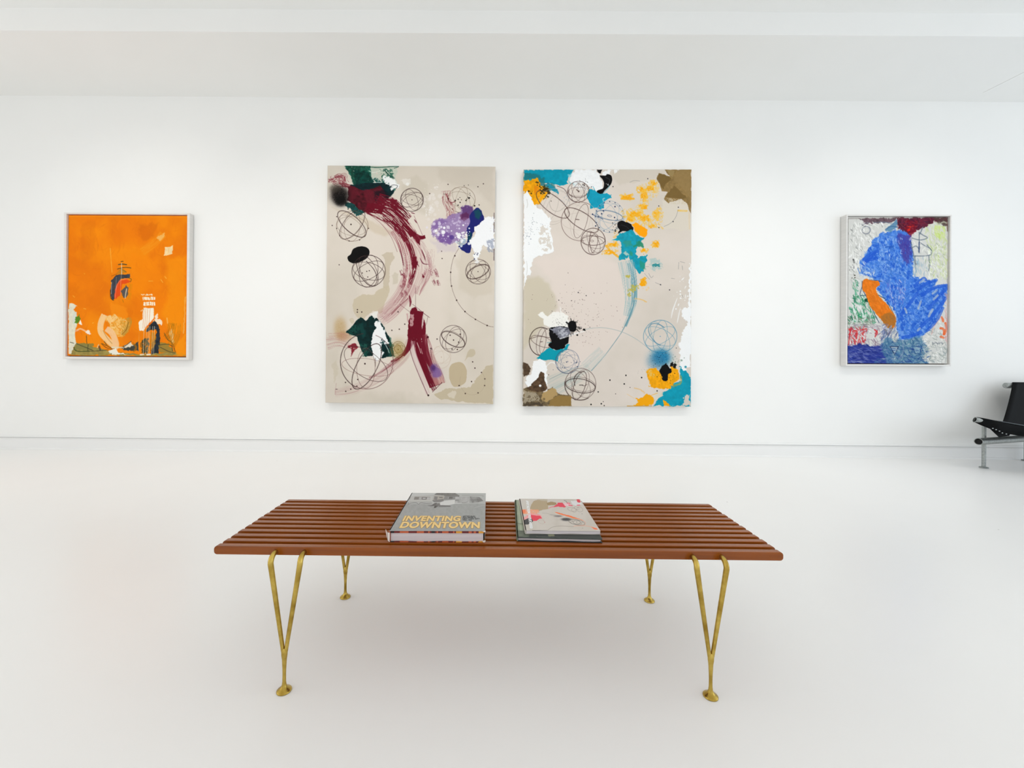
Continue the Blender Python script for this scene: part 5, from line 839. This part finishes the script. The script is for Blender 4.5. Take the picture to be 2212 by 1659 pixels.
def cover_catalog():
    cv = Canvas([(1124.3, 1079), (1256, 1077), (1292, 1147), (1132.5, 1146)], 260, 240, (196, 188, 178))
    cv.org(1105, 1065, 10.79); RD = (226, 32, 68); OG = (246, 110, 60); PK = (236, 150, 150)
    cv.mottle((206, 198, 190), 30, .5, .7, 4)
    cv.fill([(530, 200), (620, 165), (840, 170), (850, 380), (720, 400), (620, 440), (430, 380), (470, 280)], (174, 154, 122), 1, .6, .6, 5); cv.fill([(620, 150), (850, 150), (850, 200), (700, 190)], (188, 176, 156), .8, 1, .6); cv.fill([(830, 240), (920, 205), (1040, 220), (1060, 270), (960, 290), (840, 290)], (150, 122, 78), .9, 1.2, .8, 3)
    cv.fill([(250, 400), (400, 400), (620, 400), (640, 470), (470, 520), (260, 500)], (240, 150, 110), .8, 1.2, 1, 3, dry=.25); cv.fill([(250, 410), (330, 400), (330, 480), (260, 490)], OG, .8, 1, .8, 3, dry=.2)
    cv.fill([(270, 590), (440, 480), (640, 510), (680, 545), (690, 605), (600, 620), (500, 670), (440, 640), (270, 640)], PK, .85, .8, .8, 3); cv.fill([(440, 520), (560, 540), (650, 540), (690, 600), (620, 610), (560, 660), (480, 660), (430, 600)], RD, 1, .5, .7, 3)
    cv.fill([(280, 650), (370, 600), (450, 600), (485, 660), (440, 700), (370, 740), (285, 745)], (20, 24, 32), 1, .5, .6, 3)
    cv.fill([(860, 350), (1000, 310), (1100, 230), (1190, 220), (1220, 260), (1270, 320), (1230, 335), (1100, 320), (960, 330)], RD, .95, .5, 1, 3, dry=.15); cv.fill([(1220, 230), (1340, 220), (1420, 290), (1360, 310), (1240, 300)], (238, 190, 200), .9, .6, 1, 3, dry=.2); cv.fill([(1400, 180), (1560, 170), (1640, 200), (1660, 260), (1500, 290), (1430, 260)], (220, 220, 222), .9, 1, 1, 3)
    for p in ([(1310, 230), (1370, 240)], [(1340, 280), (1420, 290)], [(1540, 280), (1600, 275)], [(1080, 240), (1150, 235)]): cv.line(p, 22, RD, .95, wob=.6)
    cv.fill([(1540, 140), (1610, 135), (1640, 200), (1600, 215), (1550, 200)], (214, 16, 48), 1, .6, .6, 3); cv.line([(1240, 170), (1290, 190), (1300, 230)], 10, (40, 30, 40), .8); cv.line([(860, 370), (920, 340), (1000, 330)], 14, (226, 120, 130), .8)
    K = (120, 104, 92)
    for cx, cy, rx, ry in ((1400, 380, 100, 46), (1450, 400, 60, 48), (1590, 380, 70, 60), (1520, 350, 60, 30), (670, 680, 70, 44)): cv.ring(cx, cy, rx, ry, 10, 5, K if cy < 500 else (180, 150, 140), .8)
    cv.fill([(980, 450), (1060, 455), (1200, 500), (1340, 530), (1480, 580), (1600, 620), (1660, 650), (1560, 620), (1400, 590), (1200, 530), (1060, 490)], (250, 110, 44), 1, .5, .7, 3); cv.line([(1600, 620), (1680, 680), (1660, 740), (1560, 745)], 8, (240, 130, 90), .8)
    cv.spray(1060, 545, 110, 26, (100, 94, 96), .8); cv.spray(940, 520, 100, 14, (150, 146, 140), .5); cv.spray(1240, 620, 130, 40, (24, 26, 32), .97); cv.line([(700, 480), (820, 485), (940, 520)], 7, (150, 142, 132), .8)
    for rx, ry, a in ((190, 60, 8), (110, 50, 20), (150, 34, -5), (80, 54, 0), (190, 66, 14)): cv.ring(1480, 685, rx, ry, a, 5, (92, 84, 76), .85)
    cv.dot(1480, 680, 8, (50, 50, 50)); cv.dot(1630, 485, 7, (80, 80, 80)); cv.dot(1600, 820, 6, (90, 90, 90)); cv.dot(740, 690, 7, (200, 60, 60)); cv.line([(690, 600), (740, 690)], 4, (170, 120, 110), .8)
    cv.line([(790, 870), (900, 800), (1060, 775), (1250, 780), (1400, 785)], 7, K, .85); cv.line([(1400, 785), (1440, 770), (1700, 770), (1850, 800)], 10, (246, 150, 110), .85); cv.fill([(1800, 790), (1930, 820), (1970, 850), (1890, 855)], OG, 1, .6, .8, 2)
    cv.line([(450, 875), (780, 870)], 7, (60, 50, 50), .7)
    return cv
def cover_dark():
    cv = Canvas([(1113, 1080), (1256, 1082), (1302, 1164), (1117, 1160)], 150, 150, (44, 52, 48)); cv.org(1105, 1065, 10.79)
    cv.fill([(80, 150), (210, 155), (300, 870), (120, 880)], (132, 144, 120), 1, .8, .3, 4, tex=.12); cv.fill([(130, 170), (180, 170), (250, 870), (190, 870)], (166, 176, 152), .9, 1.2, .2, 4)
    cv.line([(130, 700), (270, 715)], 14, (60, 72, 54), .9); cv.line([(130, 730), (275, 738)], 8, (96, 108, 84), .9); cv.line([(120, 868), (290, 880)], 10, (52, 62, 46), .9); cv.line([(120, 290), (130, 330)], 12, (70, 80, 64), .8)
    cv.fill([(120, 890), (300, 880), (420, 960), (400, 1020), (130, 1010)], (84, 94, 78), .95, 1, 1.2, 4, tex=.3); cv.fill([(830, 940), (980, 950), (1000, 1000), (860, 1010)], (130, 132, 104), .9, .7, .7, 3); cv.line([(400, 980), (620, 1000), (880, 1030)], 14, (70, 78, 66), .7, wob=1); cv.dot(590, 1000, 9, (120, 122, 104)); cv.line([(1000, 960), (1130, 970)], 18, (28, 32, 40), .9)
    return cv
def hardback(root, w, d, t, cv, ct=.0022, page_in=.004, spine_m=None, cover_m=None, page_m=M_PAPER, relief=0):
    """origin at the bottom centre; front edge at -d/2"""
    o = canvas_mesh('cover', cv, w, d, ct, M_PRINT, root, relief, plane='xy', gain=1.08, gamma=1.0); o.location = (0, -d/2, t-ct)
    mb = MB(); mb.box(-w/2, w/2, -d/2, d/2, 0, ct); mb.build('back_cover', cover_m, root, bevel=.0006)
    mb = MB(); k = 6
    mb.prism([(-w/2+.0002, 0), (-w/2+.0026, 0), (-w/2+.0026, t), (-w/2+.0002, t)]+[(-w/2-.0022*math.sin(math.pi*i/k), t-t*i/k) for i in range(1, k)], 'y', -d/2+.0003, d/2-.0003)
    mb.build('spine', spine_m, root)
    n = 24; top = []; bot = []
    for i in range(n+1):
        x = -w/2+.003+(w-.003-page_in)*i/n; top.append((x, t-ct-.0006)); bot.append((x, ct+.0004+.0006*math.sin(i*.55)))
    mb = MB(); mb.prism(bot+top[::-1], 'y', -d/2+page_in, d/2-page_in); mb.build('page_block', page_m, root)
def text_obj(name, body, size, loc, m, parent, sx=1, off=0, rz=0, ext=.00015, spacing=1, align='LEFT', shear=0, line=1):
    c = bpy.data.curves.new(name, 'FONT'); c.body = body; c.size = size; c.offset = off; c.extrude = ext; c.space_character = spacing; c.align_x = align; c.shear = shear; c.space_line = line
    tmp = bpy.data.objects.new('tmp', c); COL.objects.link(tmp)
    bpy.context.view_layer.update(); dg = bpy.context.evaluated_depsgraph_get()
    me = bpy.data.meshes.new_from_object(tmp.evaluated_get(dg)); me.name = name
    bpy.data.objects.remove(tmp); me.materials.clear(); me.materials.append(m)
    o = bpy.data.objects.new(name, me); link(o, parent); o.location = loc; o.scale = (sx, 1, 1); o.rotation_euler = (0, 0, rz)
    return o
def fit(o, w, h=None):     # scale lettering to a measured width (and height)
    xs = [v.co.x for v in o.data.vertices]; ys = [v.co.y for v in o.data.vertices]
    o.scale.x = w/(max(xs)-min(xs))
    if h: o.scale.y = h/(max(ys)-min(ys))
    return min(xs)*o.scale.x, min(ys)*o.scale.y
BT = .033
fl, fr, bl, br_ = [onz(*p, BENCH_Z+BT) for p in ((845, 1144), (1048, 1148), (887, 1065), (1049, 1065))]
def place(fl, fr, bl, br_, z):
    c = (fl+fr+bl+br_)/4; w = (np.linalg.norm(fr-fl)+np.linalg.norm(br_-bl))/2; d = (np.linalg.norm(bl-fl)+np.linalg.norm(br_-fr))/2
    ax = (fr-fl+br_-bl); ay = (bl-fl+br_-fr); ang = (math.atan2(ax[1], ax[0])+math.atan2(-ay[0], ay[1]))/2
    return (c[0], c[1], z), w, d, ang
pos, bw, bd, ba = place(fl, fr, bl, br_, BENCH_Z)
b1 = book_root('art_book', pos, ba, 'thick grey photo-covered book titled Inventing Downtown in gold letters')
M_SP1 = mat('rust_orange_board', (168, 84, 54), .5, noise=.3, nscale=20)
def band_mat():
    m = mat('painted_endpaper', (150, 50, 30), .45); nt = m.node_tree; b = nt.nodes['Principled BSDF']
    tc = nt.nodes.new('ShaderNodeTexCoord'); mp = nt.nodes.new('ShaderNodeMapping'); mp.inputs['Scale'].default_value = (22, 6, 0)
    v = nt.nodes.new('ShaderNodeTexNoise'); v.inputs['Scale'].default_value = 1.0; v.inputs['Detail'].default_value = 1
    cr = nt.nodes.new('ShaderNodeValToRGB'); cr.color_ramp.interpolation = 'CONSTANT'; e = cr.color_ramp.elements
    e[0].position = 0; e[0].color = (*lin((30, 16, 16)), 1); e[1].position = .40; e[1].color = (*lin((112, 24, 22)), 1)
    for p, c in ((.47, (196, 92, 50)), (.53, (104, 22, 24)), (.58, (226, 158, 54)), (.64, (224, 218, 204)), (.7, (40, 22, 22))): x = e.new(p); x.color = (*lin(c), 1)
    nt.links.new(tc.outputs['Object'], mp.inputs['Vector']); nt.links.new(mp.outputs['Vector'], v.inputs['Vector']); nt.links.new(v.outputs['Fac'], cr.inputs['Fac']); nt.links.new(cr.outputs['Color'], b.inputs['Base Color'])
    return m
M_BAND = band_mat()
hardback(b1, bw, bd, BT, cover_downtown(), .0016, .0045, M_SP1, M_BAND)
mb = MB(); mb.box(-bw/2+.002, bw/2-.003, -bd/2+.0012, bd/2-.002, BT-.0078, BT-.0016); mb.build('front_board', M_BAND, b1)
# the jacket's curled, torn paper at two corners
def strip(name, pts, wid, parent, m=M_JACKET):
    mb = MB(); V = []; Fc = []
    for p, q in zip(pts, wid): V += [(p[0], p[1], p[2]-q), (p[0], p[1], p[2]+q), (p[0]+.0006, p[1]-.0006, p[2]+q), (p[0]+.0006, p[1]-.0006, p[2]-q)]
    for i in range(len(pts)-1):
        a = i*4; b = a+4; Fc += [(a, a+1, b+1, b), (a+1, a+2, b+2, b+1), (a+2, a+3, b+3, b+2), (a+3, a, b, b+3)]
    Fc += [(0, 3, 2, 1), (len(V)-4, len(V)-3, len(V)-2, len(V)-1)]
    mb.add(V, Fc); return mb.build(name, m, parent)
strip('dust_jacket_flap', [(-bw/2+.001, -bd/2-.0006, .014), (-bw/2-.004, -bd/2+.0, .016), (-bw/2-.008, -bd/2+.004, .020), (-bw/2-.0115, -bd/2+.010, .0255), (-bw/2-.0135, -bd/2+.014, .029)], [.013, .011, .0075, .0045, .002], b1)
strip('dust_jacket_flap', [(bw/2-.006, -bd/2-.0006, .0035), (bw/2-.002, -bd/2-.0006, .0035), (bw/2+.0015, -bd/2-.001, .005)], [.002, .003, .002], b1)
strip('dust_jacket_flap', [(bw/2-.006, -bd/2-.001, BT-.0015), (bw/2-.002, -bd/2-.001, BT-.002), (bw/2+.001, -bd/2+.0, BT-.002)], [.0006, .0015, .0025], b1)
mb = MB(); mb.box(bw/2-.0022, bw/2-.0008, -bd/2+.002, bd/2-.003, .002, BT-.002); mb.build('jacket_fold', M_LEATHER, b1)
# title lettering, measured on the cover's own axes
def local(px, py, root, z):
    p = onz(px, py, z); a = root.rotation_euler[2]; dx, dy = p[0]-root.location[0], p[1]-root.location[1]
    return dx*math.cos(a)+dy*math.sin(a), -dx*math.sin(a)+dy*math.cos(a)
zt = BENCH_Z+BT
def title(body, p0, p1, top, size=.03):
    x0, y0 = local(*p0, b1, zt); x1, y1 = local(*p1, b1, zt); _, yt = local(*top, b1, zt)
    for nm, m, off, zz, grow in (('title_outline', M_GOLDSH, .0024, .0003, .0024), ('title', M_GOLD, .00125, .00055, 0)):
        o = text_obj(nm, body, size, (0, 0, 0), m, b1, off=off, ext=.0001, spacing=1.06)
        ox, oy = fit(o, x1-x0+grow, yt-y0+grow); o.location = (x0-ox-grow/2, y0-oy-grow/2, BT+zz)
title('INVENTING', (868.5, 1126), (994, 1126), (935, 1114.5))
title('DOWNTOWN', (862, 1141), (1036, 1141), (948, 1127.5))
x0, y0 = local(998, 1124.5, b1, zt); x1, _ = local(1036, 1124.5, b1, zt); _, yt = local(1000, 1114.3, b1, zt)
o = text_obj('subtitle', 'ARTIST-RUN\nGALLERIES IN\nNEW YORK CITY\n1952-1965', .008, (0, 0, 0), M_INK, b1, off=.0001, line=1.0)
ox, oy = fit(o, x1-x0, yt-y0); o.location = (x0-ox, y0-oy, BT+.0004)
# lower book of the pair
T2, T3 = .0115, .0105
Q = [onz(*p, BENCH_Z+T2) for p in ((1117, 1160), (1302, 1165), (1113, 1080), (1256, 1082))]
pos, w2, d2, a2 = place(*Q, BENCH_Z)
b2 = book_root('art_book', pos, a2, 'thin dark-covered book with a green-grey spine, lower of two stacked')
M_DKC = mat('near_black_board', (30, 32, 34), .5, noise=.2)
hardback(b2, w2, d2, T2, cover_dark(), .0022, .004, mat('green_grey_cloth', (110, 122, 100), .7, noise=.15, nscale=20), M_DKC)
zz = BENCH_Z+T2+T3
Q = [onz(*p, zz) for p in ((1132.5, 1146), (1292, 1147), (1124.3, 1079), (1256, 1077))]
pos, w3, d3, a3 = place(*Q, BENCH_Z+T2+.0003)
b3 = book_root('exhibition_catalogue', pos, a3, 'thin paint-splashed catalogue with white vertical lettering, on top of the dark book')
M_CAT = mat('warm_grey_card', (198, 190, 180), .5, noise=.05)
hardback(b3, w3, d3, T3, cover_catalog(), .0009, .0006, M_CAT, M_CAT)
# vertical white lettering along the catalogue's left side, read from the top down
xa, ya = local(1151, 1142, b3, zz); xb, yb = local(1137, 1081.3, b3, zz); xc, _ = local(1142, 1142, b3, zz); xd, _ = local(1134, 1081.3, b3, zz); xe, _ = local(1141, 1081.3, b3, zz)
o = text_obj('lettering', 'ABSTRACTION | FUTURA2000', .02, (0, 0, 0), M_WHITEINK, b3, off=.0016)
wd = (xa-xc+xe-xd)/2; ox, oy = fit(o, yb-ya, wd); tilt = math.atan2((xa+xc)/2-(xd+xe)/2, yb-ya)
o.rotation_euler = (0, 0, -math.pi/2+tilt); o.location = ((xd+xe)/2-wd/2-oy+.0005, yb+ox, T3+.0002)

# ================================================================== steel and black leather lounge chair, cut by the right edge
foot = onz(2125, 1011, 0)
chair = tag(empty('lounge_chair', (foot[0], foot[1], 0)), 'black leather sling lounge chair on a tubular steel frame, at the right edge', 'chair')
def loc(p): return Vector((p[0]-foot[0], p[1]-foot[1], p[2]))
def U3(px, py, y): return loc(ony(px, py, y))
def pipe(name, a, b, r, wall=.004):      # hollow tube with open ends
    mb = MB(); a = Vector(a); b = Vector(b); t = (b-a).normalized(); up = Vector((0, 0, 1)); s = t.cross(up).normalized(); u = s.cross(t); n = 28; V = []
    for p in (a, b):
        for rr in (r, r-wall):
            V += [p+(s*math.cos(2*math.pi*k/n)+u*math.sin(2*math.pi*k/n))*rr for k in range(n)]
    ins = .10
    for p in (a+t*ins, b-t*ins): V += [p+(s*math.cos(2*math.pi*k/n)+u*math.sin(2*math.pi*k/n))*(r-wall) for k in range(n)]
    Fc = []
    for k in range(n):
        j = (k+1) % n
        Fc += [(k, j, 2*n+j, 2*n+k), (k, n+k, n+j, j), (2*n+k, 2*n+j, 3*n+j, 3*n+k), (n+k, 4*n+k, 4*n+j, n+j), (3*n+k, 3*n+j, 5*n+j, 5*n+k)]
    Fc += [list(range(4*n, 5*n)), list(range(5*n, 6*n))[::-1]]
    mb.add(V, Fc); o = mb.build(name, M_STEEL, chair, smooth=True)
    mb = MB()
    mb.tube([a+t*.012, a+t*.09], r-wall-.0004, 24)
    mb.build('bore_shade_plug', M_DARK, o)  # dark plug imitates the shade in the open tube end
    return o
y_post = foot[1]
post_top = U3(2128.5, 918, y_post)
mb = MB(); mb.tube([(0, 0, .006), (0, 0, post_top.z+.02)], .0135, 20); mb.lathe((0, 0, 0), [(.024, 0), (.029, .002), (.029, .008), (.026, .0105), (.0137, .012)], 24)
mb.build('leg', M_STEEL, chair, smooth=True)
low_a = U3(2113.5, 953.8, y_post-.10); low_d = (U3(2212, 947.3, y_post+.075)-low_a)
lower = pipe('stretcher_tube', low_a, low_a+low_d*1.75, .0285)
top_a = U3(2105.5, 906.6, y_post-.12); sd = U3(2150, 918.5, y_post-.165)-top_a; sd.normalize()
SEATW = .80
seat_end = top_a+sd*SEATW
pipe('seat_tube', top_a, seat_end, .024)
# back tube
bk_a = U3(2171.5, 832.8, y_post+.26); bk_b = bk_a+Vector((.82, -.02, 0))
mb = MB(); mb.tube([bk_a, bk_a+(bk_b-bk_a)*.005, bk_a+(bk_b-bk_a)*.995, bk_b], [.0225, .0255, .0255, .0225], 28); mb.build('back_tube', M_STEEL, chair, smooth=True)
# far leg and rear post, outside the frame
for bx, by in ((.86, .16), (.74, .30)):
    mb = MB(); mb.tube([(bx, by, .006), (bx, by, .30 if by < .2 else bk_a.z)], .0135, 20); mb.lathe((bx, by, 0), [(.024, 0), (.029, .002), (.029, .008), (.026, .0105), (.0137, .012)], 24); mb.build('leg', M_STEEL, chair, smooth=True)
def sheet(name, rows, thick, m, parent=chair):
    """rows of 3-D points -> leather sheet of real thickness"""
    nr = len(rows); nc = len(rows[0]); P = [Vector(p) for r in rows for p in r]
    mesh = MB(); mesh.add(P, [(i*nc+k, i*nc+k+1, (i+1)*nc+k+1, (i+1)*nc+k) for i in range(nr-1) for k in range(nc-1)])
    o = mesh.build(name, m, parent, smooth=True); s = o.modifiers.new('solidify', 'SOLIDIFY'); s.thickness = thick; s.offset = 0
    return o
def curve3(pts, n): 
    q = smooth([tuple(p) for p in pts], False, n); return [Vector(p) for p in q]
# backrest: wraps the back tube and falls to the seat's rear
yb = y_post
left = [U3(2185.5, 828, yb+.25), U3(2188, 826.0, yb+.235), U3(2187, 831, yb+.222), U3(2183, 852, yb+.20), U3(2177, 876, yb+.17), U3(2170, 900, yb+.14), U3(2165, 915, yb+.12), U3(2163, 921, yb+.11)]
left = curve3(left, 3); right = [p+Vector((.70, -.02, 0)) for p in left]
sheet('backrest', [[a.lerp(b, t/14)+Vector((0, .012*math.sin(math.pi*t/14)*min(1, i/6), 0)) for t in range(15)] for i, (a, b) in enumerate(zip(left, right))], .0045, M_LEATHER)
# seat: taut top edge from the tube end, skirt hanging in front of the seat tube
edge = curve3([U3(2109, 901.0, y_post-.125), U3(2126, 904.0, y_post-.15), U3(2146, 908.0, y_post-.20), U3(2166, 911.5, y_post-.225), U3(2190, 915.8, y_post-.25), U3(2212, 919.5, y_post-.275), U3(2260, 928, y_post-.32), U3(2330, 934, y_post-.38)], 4)
skirt = curve3([U3(2106.5, 912.5, y_post-.13), U3(2119, 918.6, y_post-.155), U3(2134, 924.5, y_post-.19), U3(2146, 930, y_post-.22), U3(2160, 936, y_post-.235), U3(2181, 937.8, y_post-.25), U3(2212, 942.5, y_post-.275), U3(2280, 946, y_post-.33)], 4)
n = min(len(edge), len(skirt)); rows = []
for t in np.linspace(0, 1, 9):
    rows.append([edge[i].lerp(skirt[i], t)+Vector((0, -.012*math.sin(math.pi*t)*min(1, i/8), 0)) for i in range(n)])
sk = sheet('seat_skirt', rows, .004, M_LEATHER)
rear = curve3([U3(2150, 909.2, y_post+.06), U3(2163, 913.6, y_post+.10), U3(2172, 915, y_post+.12), U3(2200, 919, y_post+.10), U3(2240, 925, y_post+.08), U3(2300, 930, y_post+.06), U3(2350, 934, y_post+.05), U3(2400, 938, y_post+.04)], 4)
sheet('seat', [[edge[i].lerp(rear[i], t)-Vector((0, 0, .035*math.sin(math.pi*t)*min(1, i/8))) for i in range(n)] for t in np.linspace(0, 1, 8)], .004, M_LEATHER)
# highlight on the leather's front edge, put in as a grey bead
mb = MB(); mb.tube([p+Vector((0, -.0035, .0012)) for p in edge[10:]], .0032, 8); mb.build('edge_highlight', mat('grey_edge_highlight', (84, 92, 96), .5, noise=.2), chair, smooth=True)
# lacing tab from the skirt down to the lower tube, with punched eyelets
tab = [(2138, 925.5), (2156, 942.5), (2158, 944.5), (2180, 941.5), (2182, 938), (2190, 934), (2190, 925)]
mb = MB(); front = [U3(*p, y_post-.215) for p in tab]; bk = [p+Vector((.002, .004, 0)) for p in front]; k = len(tab)
mb.add(front+bk, [list(range(k)), list(range(k, 2*k))[::-1]]+[(i, (i+1) % k, k+(i+1) % k, k+i) for i in range(k)]); mb.build('lacing_tab', M_LEATHER, chair)
for px, py in ((2144.8, 925.3), (2152, 928.2), (2159.3, 931.3), (2165.5, 935.3), (2174, 937.6)):
    mb = MB(); c = U3(px, py, y_post-.262); mb.tube([c+Vector((0, -.001, 0)), c+Vector((0, .002, 0))], 0.0038, 12, sq=(1.3, .8)); mb.build('eyelet', mat('pale_eyelet', (170, 176, 176), .4, noise=.02), chair)

# ================================================================== light: lamps at the openings, an added ceiling fill, and spots on the pictures
def area(name, loc, rot, sx, sy, power, col, spread=math.pi):
    l = bpy.data.lights.new(name, 'AREA'); l.shape = 'RECTANGLE'; l.size = sx; l.size_y = sy; l.energy = power; l.color = col; l.spread = spread
    o = bpy.data.objects.new(name, l); o.location = loc; o.rotation_euler = rot; COL.objects.link(o); return o
area('added_shopfront_light', ((WX0+WX1)/2, YN-.3, (WZ0+WZ1)/2), (math.radians(90), 0, 0), WX1-WX0, WZ1-WZ0, 500, (.97, .985, 1))  # unseen shop front, added to light the room from behind the camera
area('daylight_side_window', (XR+.3, (RY0+RY1)/2, (RZ0+RZ1)/2), (0, math.radians(90), 0), RZ1-RZ0, RY1-RY0, 640, (.82, .91, 1))
area('added_left_window_light', (XL-.3, (RY0+RY1)/2, (RZ0+RZ1)/2), (0, math.radians(-90), 0), RZ1-RZ0, RY1-RY0, 430, (1, .99, .96))  # left-hand window added to bring side light under the bench
def spot(x, y, tx, tz, power, col, ang=88, blend=1, rad=.035):
    l = bpy.data.lights.new('track_spot', 'SPOT'); l.energy = power; l.color = col; l.spot_size = math.radians(ang); l.spot_blend = blend; l.shadow_soft_size = rad
    o = bpy.data.objects.new('track_spot', l); o.location = (x, y, 3.45); d = Vector((tx, WALL_Y, tz))-o.location
    o.rotation_euler = d.to_track_quat('-Z', 'Y').to_euler(); COL.objects.link(o); return o
WARM = (1, .95, .88)
for x, tx in ((-3.3, -3.3), (-1.9, -1.2), (-.5, -.5), (.9, .9), (2.2, 1.6), (3.6, 3.6)): spot(x, 1.9, tx, 1.0, 190, WARM)
# added fill panel under the closed ceiling, a soft wash along the room
area('added_ceiling_fill', (.4, -1.3, CEIL_Z-.02), (0, 0, 0), 12, 6.4, 260, (1, .99, .97))
w = bpy.data.worlds.new('sky'); sc.world = w; w.use_nodes = True
w.node_tree.nodes['Background'].inputs[0].default_value = (.75, .85, 1, 1); w.node_tree.nodes['Background'].inputs[1].default_value = 1.2

# ================================================================== camera and view
cd = bpy.data.cameras.new('camera'); cam = bpy.data.objects.new('camera', cd); COL.objects.link(cam)
cd.sensor_fit = 'HORIZONTAL'; cd.sensor_width = 36; cd.lens = FPX/W_IMG*36
cd.shift_x = (W_IMG/2-CX)/W_IMG; cd.shift_y = (CY-H_IMG/2)/W_IMG; cd.clip_start = .02
M = Matrix(((R[0], U[0], -F[0], 0), (R[1], U[1], -F[1], 0), (R[2], U[2], -F[2], EYE), (0, 0, 0, 1))); cam.matrix_world = M
sc.camera = cam
vs = sc.view_settings; vs.view_transform = 'Standard'; vs.look = 'None'; vs.gamma = 1; vs.use_curve_mapping = False; vs.exposure = -2.35
sc.cycles.use_adaptive_sampling = True; sc.cycles.adaptive_threshold = .02; sc.cycles.max_bounces = 10; sc.cycles.diffuse_bounces = 7; sc.cycles.use_denoising = True; sc.cycles.sample_clamp_indirect = 6
